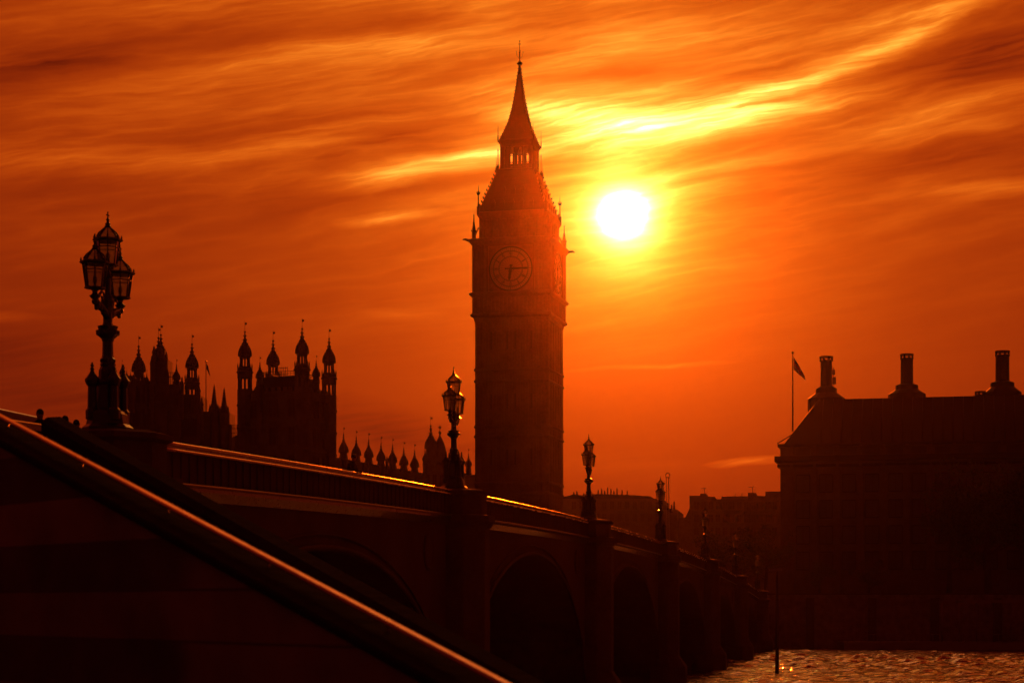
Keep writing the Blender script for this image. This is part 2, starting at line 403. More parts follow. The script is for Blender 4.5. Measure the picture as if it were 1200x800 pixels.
# west embankment road
sheet('embankment_road', [(45, bank_y(45)+8), (400, bank_y(400)+8), (400, bank_y(400)+20), (45, bank_y(45)+20)], GZ+.004, ASPHALT)

# embankment wall with coping
w = thing('embankment_wall', (100, bank_y(100), 0), 'long granite river wall below the dark stone building on the far bank', 'river wall')
bd = Vector((1, -.1, 0)).normalized(); bn = Vector((-.1, -1, 0)).normalized()
def slab(b, a, c, thick, z0, z1):
    a = Vector((a[0], a[1], 0)); c = Vector((c[0], c[1], 0)); d = (c-a).normalized(); n = Vector((d.y, -d.x, 0))*thick
    b.prism([Vector((a.x, a.y, z0)), Vector((c.x, c.y, z0)), Vector((c.x, c.y, z0))+n, Vector((a.x, a.y, z0))+n], Vector((0, 0, z1-z0)))
b = MB(); slab(b, (-900, bank_y(-900)+1.2), (900, bank_y(900)+1.2), 1.2, -1, GZ+.9); b.build('wall', ASHLAR, w)
b = MB(); slab(b, (-900, bank_y(-900)+1.3), (900, bank_y(900)+1.3), 1.45, GZ+.905, GZ+1.15); b.build('coping', GRANITE, w)
b = MB()
for i in range(26):
    x = 44+i*9; b.box((x, bank_y(x)-.25, GZ/2-.5), (1.2, .5, GZ+1.9), rz=-.0997)
b.build('buttress', GRANITE, w)['kind'] = 'stuff'

# ------------------------------------------------------------------ the bridge
def top(Y): return CZ+5.05-.000175*(Y-122)**2
def bp(Y, off=0, z=0): return Vector((BX0+BK*Y+BN.x*off, Y+BN.y*off, z))
PIERS = [46+36*i for i in range(-1, 7)]      # 10 .. 262
BW = 26.0
br = thing('road_bridge', bp(130, -13, 0), 'long low arched bridge with painted iron parapet crossing the river to the clock tower', 'bridge')
def strip(b, Ys, prof):
    # sweep a closed profile of (offset, height below parapet top) along the bridge
    rings = [[b.bm.verts.new(bp(Y, o, top(Y)+h)) for (o, h) in prof] for Y in Ys]
    n = len(prof)
    for a, c in zip(rings, rings[1:]):
        for k in range(n): b.bm.faces.new((a[k], a[(k+1) % n], c[(k+1) % n], c[k]))
    b.bm.faces.new(rings[0]); b.bm.faces.new(list(reversed(rings[-1])))
YS = [-2+2*i for i in range(0, 144)]
b = MB(); strip(b, YS, [(-.3, -1.15), (-.3, -1.55), (-BW+.3, -1.55), (-BW+.3, -1.15), (-BW+2.5, -1.13), (-BW+2.5, -1.28), (-13, -1.18), (-3.2, -1.28), (-3.2, -1.13)]); b.build('deck', ASPHALT, br)
for off, nm in ((0, 'parapet'), (-BW, 'parapet')):
    b = MB(); strip(b, YS, [(off+.10, -.19), (off+.10, -1.0), (off-.15, -1.0), (off-.15, -.19)]); b.build(nm, BPAINT, br)
b = MB()
for Y in np.arange(12, 262, .6):
    z = top(Y); p = bp(Y, .118, z-.6)
    b.box(p, (.03, .07, .76), rz=-math.atan(BK))
b.build('panel_rib', BPAINT, br)['kind'] = 'stuff'
# coping with rounded nosings, and the rounded cornice at deck level
b = MB(); strip(b, YS, [(.13, -.02), (.13, -.16), (-.2, -.16), (-.2, -.02), (-.03, .03)])
cop = b.build('coping', RAILPAINT, br)
b = MB(); b.tube([bp(Y, .16, top(Y)-.005) for Y in YS if Y > 46], .045, 20); b.build('nosing', GLINT, cop)  # bright edge laid only along the stretch meant to glint
b = MB(); b.tube([bp(Y, .235, top(Y)-.18) for Y in YS if Y > 46], .04, 16); b.build('nosing', GLINT, cop)
b = MB(); strip(b, YS, [(-BW+.16, -.02), (-BW+.16, -.16), (-BW-.2, -.16), (-BW-.2, -.02)]); b.build('coping', RAILPAINT, br)
b = MB(); strip(b, YS, [(.20, -1.01), (.20, -1.2), (.02, -1.45), (-.3, -1.45), (-.3, -1.01)])
cor = b.build('cornice', RAILPAINT, br)
b = MB(); b.tube([bp(Y, .21, top(Y)-1.05) for Y in YS if Y > 46], .05, 16); b.build('nosing', GLINT2, cor)
b = MB(); strip(b, YS, [(-BW-.2, -1.01), (-BW-.2, -1.3), (-BW+.3, -1.45), (-BW+.3, -1.01)]); b.build('cornice', PAINT, br)
for i in range(7):
    a, c = PIERS[i]+1.5, PIERS[i+1]-1.5
    b = MB(); n = 22; pf = []; pb = []; tf = []; tb = []
    cr = min(top(a), top(c), top((a+c)/2))-2.35
    for k in range(n+1):
        Y = a+(c-a)*k/n; u = (2*k/n-1)
        az = .8+(cr-.8)*math.sqrt(max(0, 1-u*u))
        for lst, off, z in ((pf, -.02, az), (tf, -.02, top(Y)-1.45), (pb, -BW, az), (tb, -BW, top(Y)-1.45)):
            lst.append(b.bm.verts.new(bp(Y, off, z)))
    for k in range(n):
        b.bm.faces.new((pf[k], pf[k+1], tf[k+1], tf[k])); b.bm.faces.new((pb[k+1], pb[k], tb[k], tb[k+1])); b.bm.faces.new((pf[k+1], pf[k], pb[k], pb[k+1]))
    sp = b.build('arch_span', BPAINT, br)
    b = MB()
    b.tube([bp(a+(c-a)*k/n, .06, .8+(cr-.8)*math.sqrt(max(0, 1-(2*k/n-1)**2))+.12) for k in range(n+1)], .10, 8)
    b.tube([bp(a+(c-a)*k/n, .02, .8+(cr-.8)*math.sqrt(max(0, 1-(2*k/n-1)**2))+.55) for k in range(n+1)], .05, 6)
    b.build('arch_rib', BPAINT, sp)
    for sgn, Yc in ((1, a+3.0), (-1, c-3.0)):      # shield roundels in the spandrels
        b = MB()
        b.lathe([(.0, -.06), (.75, -.05), (.8, 0), (.7, .05), (.6, .02), (.55, 0), (.0, 0)], 20)
        vs = b.bm.verts[-20*7:] if hasattr(b.bm.verts, '__getitem__') else []
        b.bm.verts.ensure_lookup_table(); vs = b.bm.verts[len(b.bm.verts)-140:]
        mt = Matrix.Translation(bp(Yc, .02, top(Yc)-2.6)) @ BN.to_track_quat('Z', 'Y').to_matrix().to_4x4()
        bmesh.ops.transform(b.bm, matrix=mt, verts=vs)
        b.build('roundel', BPAINT, sp)
for Y in PIERS:
    b = MB(); rz = -math.atan(BK)
    c0 = bp(Y, .15)
    t = top(Y)
    b.lathe([(1.9, -1), (1.9, 1.6), (1.5, 2.2), (1.3, 2.5), (1.3, t-1.6), (1.5, t-1.35), (1.5, t-1.05), (1.15, t-1.0), (1.15, t-.22), (1.3, t-.15), (1.3, t-.02), (1.0, t+.06), (.6, t+.10)], 8, (c0.x, c0.y), rz)
    c1 = bp(Y, -13); b.box((c1.x, c1.y, (t-1.5)/2-.5), (BW-1.4, 2.6, t-.6), rz=rz)
    c2 = bp(Y, -BW)
    b.lathe([(1.9, -1), (1.5, 2.2), (1.3, 2.5), (1.3, t-1.0), (1.15, t-.02)], 8, (c2.x, c2.y), rz)
    b.build('pier', GRANITE, br)
for Y0, Y1 in ((-4, 11), (262, 286)):
    b = MB(); b.prism([bp(Y0, -.05, -1), bp(Y1, -.05, -1), bp(Y1, -BW+.05, -1), bp(Y0, -BW+.05, -1)], Vector((0, 0, top(Y0 if Y0 < 0 else Y1)-1.5+1))); b.build('abutment', GRANITE, br)
# approach road beyond the bridge
b = MB(); e0 = bp(284, -1); e1 = bp(284, -BW+1); e2 = bp(600, -BW+1); e3 = bp(600, -1)
b.bm.faces.new([b.bm.verts.new((p.x, p.y, GZ+.008)) for p in (e0, e3, e2, e1)])
o = b.build('approach_road', ASPHALT); o['kind'] = 'structure'

# ------------------------------------------------------------------ bridge lamps
def lantern(root, x, z0, cup=True):
    """one octagonal lantern, its underside at z0, standing at offset x along the arm"""
    f = MB()
    n = 8; h = .56; rb, rt = .205, .285
    def ring(r, z, i): a = PI/8+2*PI*i/n; return Vector((x+r*math.cos(a), r*math.sin(a), z))
    f.lathe([(.03, z0-.16), (.05, z0-.12), (.06, z0-.06), (.10, z0-.03), (rb+.02, z0-.01), (rb+.02, z0+.02), (rb-.02, z0+.025)], 8, (x, 0))
    for i in range(n): f.tube([ring(rb, z0, i), ring(rt, z0+h, i)], .015, 5)
    f.lathe([(rt-.01, z0+h-.02), (rt+.035, z0+h), (rt+.04, z0+h+.035), (rt+.01, z0+h+.05)], 8, (x, 0))
    f.tube([ring((rb+rt)/2+.02, z0+h*.72, i) for i in range(n)], .012, 5, closed=True)
    for i in range(n):   # small crest on the rim
        p = ring(rt+.03, z0+h+.08, i); f.lathe([(.018, p.z-.04), (.022, p.z), (.004, p.z+.06)], 6, (p.x, p.y))
    fr = f.build('lantern_frame', PAINT, root, origin=(0, 0, 0))
    g = MB(); k = 1/math.cos(PI/8)
    vs = [[g.bm.verts.new(ring(r, z, i)) for i in range(n)] for r, z in ((rb-.008, z0+.01), (rt-.008, z0+h-.01))]
    for i in range(n): g.bm.faces.new((vs[0][i], vs[0][(i+1) % n], vs[1][(i+1) % n], vs[1][i]))
    g.build('pane', GLASS, fr, origin=(0, 0, 0))
    d = MB(); zt = z0+h+.05
    prof = [(.27, 0), (.255, .07), (.20, .15), (.13, .21), (.075, .26), (.045, .30)]
    for i in range(n): d.tube([ring(r, zt+z, i) for r, z in prof], .012, 5)
    d.lathe([(.05, zt+.27), (.07, zt+.29), (.05, zt+.32), (.06, zt+.35), (.03, zt+.38), (.025, zt+.42), (.045, zt+.44), (.02, zt+.47), (.012, zt+.52), (.012, zt+.60)], 8, (x, 0))
    d.box((x, 0, zt+.545), (.11, .03, .03)); d.ball((x, 0, zt+.61), .02, 6)
    dm = d.build('lantern_crown', PAINT, fr, origin=(0, 0, 0))
    g = MB(); rr = [[g.bm.verts.new(ring(r-.01, zt+z, i)) for i in range(n)] for r, z in prof]
    for a, c in zip(rr, rr[1:]):
        for i in range(n): g.bm.faces.new((a[i], a[(i+1) % n], c[(i+1) % n], c[i]))
    g.build('crown_glass', GLASS, fr, origin=(0, 0, 0))
    l = MB(); l.lathe([(.02, z0), (.03, z0+.12), (.045, z0+.16), (.04, z0+.26), (.01, z0+.3)], 8, (x, 0), smooth=True); l.build('bulb', OPAL, fr, origin=(0, 0, 0))
def make_lamp():
    root = empty('bridge_lamp', (0, 0, 0), 'x', 'street lamp', 'triple lanterns along the bridge parapet')
    b = MB()
    b.lathe([(.55, 0), (.55, .12), (.46, .2), (.42, .42), (.36, .5), (.27, .56), (.25, 1.1), (.27, 1.16), (.24, 1.22)], 8)
    b.build('base', PAINT, root, origin=(0, 0, 0))
    for sx in (-1, 1):
        for sy in (-1, 1):
            c = MB(); p = (sx*.27, sy*.27)
            c.lathe([(.14, .3), (.14, .5), (.10, .56), (.09, 1.05), (.125, 1.10), (.155, 1.17), (.155, 1.22), (.11, 1.28), (.06, 1.36), (.035, 1.42), (.05, 1.45), (.025, 1.5), (.02, 1.6)], 8, p)
            c.box((p[0], p[1], 1.53), (.12, .04, .04)); c.build('colonnette', PAINT, root, origin=(0, 0, 0))
    b = MB()
    b.lathe([(.20, 1.2), (.19, 1.45), (.15, 1.52), (.165, 1.58), (.15, 1.62), (.165, 1.70), (.13, 1.74), (.118, 1.8), (.112, 2.1), (.13, 2.13), (.13, 2.16), (.19, 2.22), (.25, 2.26), (.255, 2.36), (.20, 2.39), (.22, 2.46), (.12, 2.48), (.10, 2.54), (.10, 2.75), (.13, 2.9), (.15, 3.05), (.11, 3.12), (.07, 3.2), (.06, 3.55), (.09, 3.6), (.07, 3.66), (.05, 3.75)], 8)
    for i in range(8):
        a = i*PI/4; b.ball((.235*math.cos(a), .235*math.sin(a), 2.31), .05, 6)
        b.ball((.165*math.cos(a), .165*math.sin(a), 1.66), .03, 6)
    b.build('post', PAINT, root, origin=(0, 0, 0))
    for s in (-1, 1):
        a = MB()
        a.tube([(s*.06, 0, 2.66), (s*.2, 0, 2.78), (s*.38, 0, 2.86), (s*.55, 0, 2.90), (s*.66, 0, 2.96), (s*.72, 0, 3.06)], [.08, .085, .075, .065, .06, .05], 8)
        sc = [(s*(.30+.13*math.cos(t)*(1-t/9)), 0, 3.08+.15*math.sin(t)*(1-t/9)) for t in [k*.45 for k in range(16)]]
        a.tube(sc, .024, 6)
        a.tube([(s*.15, 0, 3.3), (s*.32, 0, 3.25), (s*.5, 0, 3.12), (s*.62, 0, 3.0)], .022, 6)
        for q in ((.45, 2.82, .07), (.60, 2.84, .08), (.74, 2.92, .08), (.66, 2.78, .05), (.25, 2.74, .07), (.78, 3.02, .05)): a.ball((s*q[0], 0, q[1]), q[2], 7)
        a.lathe([(.03, 2.95), (.09, 3.0), (.12, 3.05), (.07, 3.09), (.05, 3.12)], 8, (s*.73, 0))
        a.build('arm', PAINT, root, origin=(0, 0, 0))
        lantern(root, s*.73, 3.22)
    lantern(root, 0, 3.86)
    return root
lamp0 = make_lamp()
lamp_labels = {
 46: 'large ornate triple lantern nearest the viewer, standing clear against the sky above the bridge parapet',
 82: 'ornate triple lantern on the parapet just left of the clock tower',
 118: 'triple lantern rising above the low roofs just right of the clock tower',
 154: 'small triple lantern beside the slender mast at the end of the low rooftops',
 190: 'triple lantern of the bridge standing dark in front of the flat-roofed block',
 226: 'second farthest bridge lantern, against dark trees at the bridge end',
 262: 'farthest bridge lantern, at the foot of the bridge beside the river bank'}
for i, Y in enumerate(PIERS[1:]):
    o = lamp0 if i == 0 else copy_tree(lamp0)
    p = bp(Y, -.02); o.location = (p.x, p.y, top(Y)-.02+.06)
    if i == 0: o.scale = (1.03, 1.03, 1.045); o.rotation_euler = (0, 0, PI/2-math.atan(BK))
    o['label'] = lamp_labels[Y]

# ------------------------------------------------------------------ the clock tower
TY = 335.0; PHI = R(13.3)
tc0 = Vector((PX(609, TY), TY, 0))
ct = empty('clock_tower', (tc0.x, tc0.y, GZ), 'tall square gothic clock tower with steep roof and needle spire beside the low sun', 'clock tower', rz=-PHI)
# local axes: +x to the right along the front, +y away from the river
OL = (0, 0, GZ)
def ZL(py, Y=330): return PZ(py, Y)
def cb(b, name, m, parent=ct): return b.build(name, m, parent, origin=OL)
hs = 6.50; hc = 6.84      # half widths: shaft and clock stage
z_sh = ZL(371); z_led = ZL(346); z_ct = ZL(283); z_bt = ZL(249)
shaft = MB(); shaft.lathe([(hs-.25, GZ), (hs-.25, z_sh)], 4); shaft = cb(shaft, 'shaft', STONE)
for sx in (-1, 1):
    for sy in (-1, 1):
        b = MB(); b.lathe([(1.15, GZ), (1.15, GZ+6), (.82, GZ+7), (.78, z_sh+.3)], 8, (sx*(hs-.78), sy*(hs-.78))); cb(b, 'corner_buttress', STONE)
b = MB()
for ax in range(4):
    rot = Matrix.Rotation(ax*PI/2, 3, 'Z')
    for k in range(-3, 4):
        p = rot @ Vector((k*1.42, -(hs-.17), 0)); b.box((p.x, p.y, (GZ+z_sh)/2), (.34, .36, z_sh-GZ-.4), rz=ax*PI/2)
        for q in (-.47, .47):
            p = rot @ Vector((k*1.42+q+.0, -(hs-.21), 0)); b.box((p.x, p.y, (GZ+z_sh)/2), (.12, .16, z_sh-GZ-1), rz=ax*PI/2)
cb(b, 'panel_ribs', STONE, shaft)
for zz in (ZL(433.5), ZL(447), ZL(500), ZL(511.6), ZL(566), ZL(578)):
    b = MB(); b.lathe([(hs-.1, zz-.3), (hs+.12, zz-.1), (hs+.12, zz+.1), (hs-.1, zz+.35)], 4); cb(b, 'string_course', STONE)
wproto = MB(); wproto.box((0, 0, 0), (.34, .12, 3.2)); wproto = wproto.build('window', WINDOW, ct, origin=(0, 0, 0))
first = True
for (za, zb) in ((ZL(433.5), z_sh), (ZL(500), ZL(447)), (ZL(566), ZL(511.6))):
    for ax in (0, 1, 3):
        for k in (-2.5, -.5, .5, 2.5):
            rot = Matrix.Rotation(ax*PI/2, 3, 'Z'); p = rot @ Vector((k*1.42, -(hs-.2), 0))
            w = wproto if first else wproto.copy()
            if not first: COL.objects.link(w)
            first = False
            w.parent = ct; w.location = (p.x, p.y, (za+zb)/2-GZ+.4); w.rotation_euler = (0, 0, ax*PI/2); w.scale = (1, 1, (zb-za)/9.5)
# clock stage
b = MB()
b.lathe([(hs, z_sh-.9), (hs+.1, z_sh-.3), (hc+.25, z_sh), (hc+.25, z_sh+.35), (hc-.05, z_sh+.6), (hc-.08, z_led-.5), (hc+.1, z_led-.3), (hc+.45, z_led), (hc+.45, z_led+.3), (hc-.15, z_led+.6), (hc-.15, z_ct-.9), (hc+.2, z_ct-.5), (hc+.55, z_ct), (hc+.55, z_ct+.3), (hc, z_ct+.5)], 4)
stage = cb(b, 'clock_stage', STONE)
b = MB()
for sx in (-1, 1):
    for sy in (-1, 1):
        b.lathe([(.75, z_sh+.2), (.8, z_led), (.8, z_ct)], 8, (sx*(hc-.7), sy*(hc-.7)))
for ax in range(4):
    rot = Matrix.Rotation(ax*PI/2, 3, 'Z')
    for k in range(-8, 9):
        p = rot @ Vector((k*.7, -(hc-.0), 0)); b.box((p.x, p.y, (z_sh+z_led)/2), (.2, .2, z_led-z_sh-1.0), rz=ax*PI/2)
    for s in (-1, 1):
        p = rot @ Vector((s*4.75, -(hc-.1), 0)); b.box((p.x, p.y, (z_led+z_ct)/2), (.35, .3, z_ct-z_led-1.3), rz=ax*PI/2)
        p = rot @ Vector((s*5.35, -(hc-.1), 0)); b.box((p.x, p.y, (z_led+z_ct)/2), (.2, .25, z_ct-z_led-1.3), rz=ax*PI/2)
cb(b, 'tracery', STONE, stage)
# clock faces
ROMAN = ['XII','I','II','III','IIII','V','VI','VII','VIII','IX','X','XI']
def text_mesh(txt, size):
    cu = bpy.data.curves.new('numeral', 'FONT'); cu.body = txt; cu.size = size; cu.align_x = 'CENTER'; cu.align_y = 'CENTER'; cu.extrude = .03
    ob = bpy.data.objects.new('numeral_tmp', cu); COL.objects.link(ob)
    bpy.context.view_layer.update()
    me = bpy.data.meshes.new_from_object(ob.evaluated_get(bpy.context.evaluated_depsgraph_get()))
    bpy.data.objects.remove(ob); return me
zc = ZL(315.5, 329); RD = 3.75
def add_clock(ax):
    # local dial frame: x right, y up, z towards the viewer
    rot = Matrix.Rotation(ax*PI/2, 4, 'Z')
    B = Matrix.Translation((0, 0, zc)) @ rot @ Matrix.Translation((0, -(hc-.1), 0)) @ Matrix.Rotation(PI/2, 4, 'X')
    def fin(b, name, m, parent): 
        bmesh.ops.transform(b.bm, matrix=B, verts=b.bm.verts[:]); return cb(b, name, m, parent)
    b = MB(); b.lathe([(RD, 0), (RD, .06)], 64); dial = fin(b, 'clock_face', OPAL, ct)
    b = MB()
    for r, w in ((RD, .13), (RD*.83, .04), (RD*.80, .045), (RD*.57, .06), (RD*.53, .04), (RD*.14, .05)):
        b.tube([(r*math.cos(a), r*math.sin(a), .09) for a in [2*PI*i/64 for i in range(64)]], w, 6, closed=True)
    for i in range(60):
        a = 2*PI*i/60; r0, r1 = (RD*.53, RD*.99) if i % 5 == 0 else (RD*.81, RD*.95)
        w = .07 if i % 5 == 0 else .035
        aa = a+(PI/12*.5 if False else 0)
        b.box(((r0+r1)/2*math.cos(aa), (r0+r1)/2*math.sin(aa), .08), (r1-r0, w, .05), rz=aa)
    for i in range(24):
        a = 2*PI*(i+.5)/24; b.box((RD*.34*math.cos(a), RD*.34*math.sin(a), .08), (RD*.38, .03, .04), rz=a)
    fin(b, 'iron_frame', PAINT, dial)
    b = MB()
    for i, tx in enumerate(ROMAN):
        me = text_mesh(tx, .95); a = PI/2-2*PI*i/12
        n0 = len(b.bm.verts); b.bm.from_mesh(me); b.bm.verts.ensure_lookup_table()
        bmesh.ops.transform(b.bm, verts=b.bm.verts[n0:], matrix=Matrix.Translation((RD*.69*math.cos(a), RD*.69*math.sin(a), .13)) @ Matrix.Rotation(a-PI/2, 4, 'Z') @ Matrix.Diagonal((.62, 1, 1, 1)))
        bpy.data.meshes.remove(me)
    b.bm.verts.ensure_lookup_table(); fin(b, 'numerals', PAINT, dial)
    for nm, deg, r1, r0, w in (('minute_hand', 0, 3.35, -1.0, .26), ('hour_hand', -97.5, 2.1, -.7, .42)):
        b = MB(); a = R(deg)
        loop = [(r0, w*.7), (r0*.5, w*.35), (0, w*.75), (r1*.6, w*.5), (r1*.75, w*.62), (r1, .03), (r1, -.03), (r1*.75, -w*.62), (r1*.6, -w*.5), (0, -w*.75), (r0*.5, -w*.35), (r0, -w*.7)]
        b.prism([Vector((p[0]*math.cos(a)-p[1]*math.sin(a), p[0]*math.sin(a)+p[1]*math.cos(a), .20 if nm[0] == 'm' else .16)) for p in loop], Vector((0, 0, .035)))
        fin(b, nm, PAINT, dial)
    b = MB()
    for s in (-1, 1):
        b.box((s*4.05, 0, .12), (.2, 8.3, .24)); b.box((0, s*4.05, .12), (8.3-.405, .2, .24))
    b.tube([((RD+.16)*math.cos(a), (RD+.16)*math.sin(a), .12) for a in [2*PI*i/64 for i in range(64)]], .09, 6, closed=True)
    for sx in (-1, 1):
        for sy in (-1, 1):
            b.tube([(sx*3.4+.35*math.cos(t), sy*3.4+.35*math.sin(t), .1) for t in [2*PI*i/12 for i in range(12)]], .05, 5, closed=True)
    fin(b, 'gilt_frame', GILT, dial)
for ax in (0, 1, 2, 3): add_clock(ax)
# pinnacles at the corners of the clock stage, gargoyles
def pinn(b, x, y, z0, h, r=.34):
    b.lathe([(r, z0), (r, z0+h*.32), (r*1.35, z0+h*.34), (r*1.35, z0+h*.38), (r*.85, z0+h*.42), (r*.45, z0+h*.62), (r*.6, z0+h*.64), (r*.3, z0+h*.7), (r*.16, z0+h*.9), (r*.3, z0+h*.92), (r*.05, z0+h)], 8, (x, y))
for sx in (-1, 1):
    for sy in (-1, 1):
        b = MB(); pinn(b, sx*(hc-.25), sy*(hc-.25), z_ct+.2, 4.6, .34)
        b.tube([(sx*(hc-.35), sy*(hc-.35), z_ct+.9), (sx*(hc-.9), sy*(hc-.9), z_ct+2.4), (sx*(hc-1.6), sy*(hc-1.6), z_ct+2.9)], .13, 6)
        cb(b, 'pinnacle', STONE)
        b = MB(); b.tube([(sx*hc, sy*hc, z_ct-.1), (sx*(hc+1.0), sy*(hc+.9), z_ct+.25), (sx*(hc+1.35), sy*(hc+1.2), z_ct+.1)], [.28, .2, .1], 6); cb(b, 'gargoyle', STONE)
# belfry stage
hb = 5.9
b = MB()
b.lathe([(hb-.6, z_ct+.3), (hb-.6, z_bt-.6)], 4)
b.lathe([(hb-.2, z_bt-1.1), (hb+.2, z_bt-.5), (hb+.3, z_bt), (hb-.1, z_bt+.25)], 4)
for ax in range(4):
    rot = Matrix.Rotation(ax*PI/2, 3, 'Z')
    for k in range(8):
        p = rot @ Vector(((k-3.5)*1.55, -(hb-.3), 0)); b.box((p.x, p.y, (z_ct+z_bt)/2-.2), (.5 if k in (0, 7) else .32, .55, z_bt-z_ct-1.1), rz=ax*PI/2)
    for k in range(7):
        c = Vector(((k-3)*1.55, -(hb-.4), z_bt-1.5))
        for j in range(6):
            a0 = PI*j/6; a1 = PI*(j+1)/6
            q0 = rot @ (c+Vector((.62*math.cos(a0), 0, .62*math.sin(a0)))); q1 = rot @ (c+Vector((.62*math.cos(a1), 0, .62*math.sin(a1)))); b.tube([q0, q1], .09, 4)
cb(b, 'belfry', STONE)
# lower roof, concave, with hip crockets and dormers
z_l0 = PZ(204, TY)
prof = [(hb+.1, z_bt+.2), (hb-.65, PZ(241, TY)), (4.75, PZ(231, TY)), (4.1, PZ(220, TY)), (3.6, PZ(210, TY)), (3.3, z_l0)]
b = MB(); b.lathe(prof, 4); roof = cb(b, 'roof', IRONROOF)
def lerp_prof(prof, z):
    for (r0, z0), (r1, z1) in zip(prof, prof[1:]):
        if z0 <= z <= z1: return r0+(r1-r0)*(z-z0)/(z1-z0)
    return prof[-1][0]
b = MB()
for i in range(11):
    z = prof[0][1]+.4+i*(z_l0-prof[0][1]-.6)/10; r = lerp_prof(prof, z)
    for sx in (-1, 1):
        for sy in (-1, 1):
            b.ball((sx*(r+.08), sy*(r+.08), z), .17, 6); b.lathe([(.1, z), (.14, z+.18), (.02, z+.4)], 6, (sx*(r+.15), sy*(r+.15)))
cb(b, 'crocket', IRONROOF, roof)['kind'] = 'stuff'
b = MB()
for i, z in enumerate((prof[0][1]+1.0, prof[0][1]+3.4)):
    r = lerp_prof(prof, z)
    for ax in range(4):
        rot = Matrix.Rotation(ax*PI/2, 3, 'Z')
        for k in range(-2+i, 3-i):
            p = rot @ Vector((k*1.7, -(r-.25), 0)); b.box((p.x, p.y, z), (.7, .9, 1.0), rz=ax*PI/2)
            p = rot @ Vector((k*1.7, -(r-.25), 0)); b.box((p.x, p.y, z+.85), (.85, 1.0, .7), rz=ax*PI/2, taper=.15)
cb(b, 'dormer', IRONROOF, roof)['kind'] = 'stuff'
b = MB()
for z in [prof[0][1]+.1+.75*i for i in range(9)]:
    if z < z_l0: r = lerp_prof(prof, z)+.04; b.lathe([(r, z), (r, z+.07)], 4)
cb(b, 'roof_ribs', IRONROOF, roof)
# tall corner finials on the roof eaves
for sx in (-1, 1):
    for sy in (-1, 1):
        b = MB(); x, y = sx*(hb+.05), sy*(hb+.05)
        b.lathe([(.28, z_bt-.3), (.26, z_bt+.9), (.34, z_bt+1.0), (.12, z_bt+1.3), (.07, z_bt+3.1), (.24, z_bt+3.2), (.30, z_bt+3.45), (.06, z_bt+3.6), (.05, z_bt+4.3), (.01, z_bt+4.9)], 8, (x, y))
        for k in range(6):
            a = k*PI/3; b.lathe([(.03, z_bt+3.3), (.05, z_bt+3.55), (.01, z_bt+3.8)], 5, (x+.3*math.cos(a), y+.3*math.sin(a)))
        b.lathe([(.1, z_bt), (.07, z_bt+1.2), (.01, z_bt+2.0)], 6, (x-sx*.02+.6*sx*0, y-sy*.9)); b.lathe([(.1, z_bt), (.07, z_bt+1.2), (.01, z_bt+2.0)], 6, (x-sx*.9, y))
        cb(b, 'finial', IRONROOF)
# open lantern stage
z_l1 = PZ(169, TY); hl = 2.86
b = MB(); b.lathe([(hl+.35, z_l0-.1), (hl+.42, z_l0+.2), (hl+.1, z_l0+.35), (hl, z_l0+.6)], 4); b.lathe([(hl, z_l1-1.0), (hl, z_l1-.6), (hl+.12, z_l1-.5), (hl+.35, z_l1), (hl+.2, z_l1+.15)], 4)
for ax in range(4):
    rot = Matrix.Rotation(ax*PI/2, 3, 'Z')
    for x, w in ((-2.5, .7), (-1.75, .22), (-1.15, .24), (-.38, .13), (.38, .13), (1.15, .24), (1.75, .22)):
        p = rot @ Vector((x, -(hl-.3), 0)); b.box((p.x, p.y, (z_l0+z_l1)/2), (w, .45 if w > .3 else .25, z_l1-z_l0-.7), rz=ax*PI/2)
    p = rot @ Vector((0, -(hl-.3), 0)); b.box((p.x, p.y, z_l0+.95), (4.7, .12, .5), rz=ax*PI/2)
    b.box((p.x, p.y, z_l0+2.7), (4.7, .1, .14), rz=ax*PI/2)
    for x in (-.75, 0, .75):
        for j in range(6):
            a0 = PI*j/6; a1 = PI*(j+1)/6; c = Vector((x, -(hl-.3), z_l1-1.45))
            b.tube([rot @ (c+Vector((.36*math.cos(a0), 0, .45*math.sin(a0)))), rot @ (c+Vector((.36*math.cos(a1), 0, .45*math.sin(a1))))], .07, 4)
    for s in (-1, 1):
        p = rot @ Vector((s*1.55, -(hl-.32), 0)); b.box((p.x, p.y, (z_l0+z_l1)/2), (.5, .1, z_l1-z_l0-.8), rz=ax*PI/2)
b.lathe([(.42, z_l0), (.42, z_l0+1.5), (.2, z_l0+2.1), (.15, z_l1)], 8)
cb(b, 'lantern_stage', IRONROOF)
for sx in (-1, 1):
    for sy in (-1, 1):
        b = MB(); x, y = sx*(hl+.28), sy*(hl+.28)
        b.lathe([(.2, z_l0-.3), (.2, z_l0+.6), (.26, z_l0+.7), (.10, z_l0+1.2), (.07, z_l0+3.4), (.12, z_l0+3.5), (.03, z_l0+4.0)], 6, (x, y))
        b.lathe([(.12, z_l0-.9), (.12, z_l0+.2), (.18, z_l0+.3), (.06, z_l0+.8), (.02, z_l0+2.4)], 6, (x+sx*.25, y+sy*.25))
        b.lathe([(.1, z_l1-.2), (.12, z_l1+.6), (.06, z_l1+1.2), (.02, z_l1+2.8)], 6, (x, y))
        cb(b, 'finial', IRONROOF)
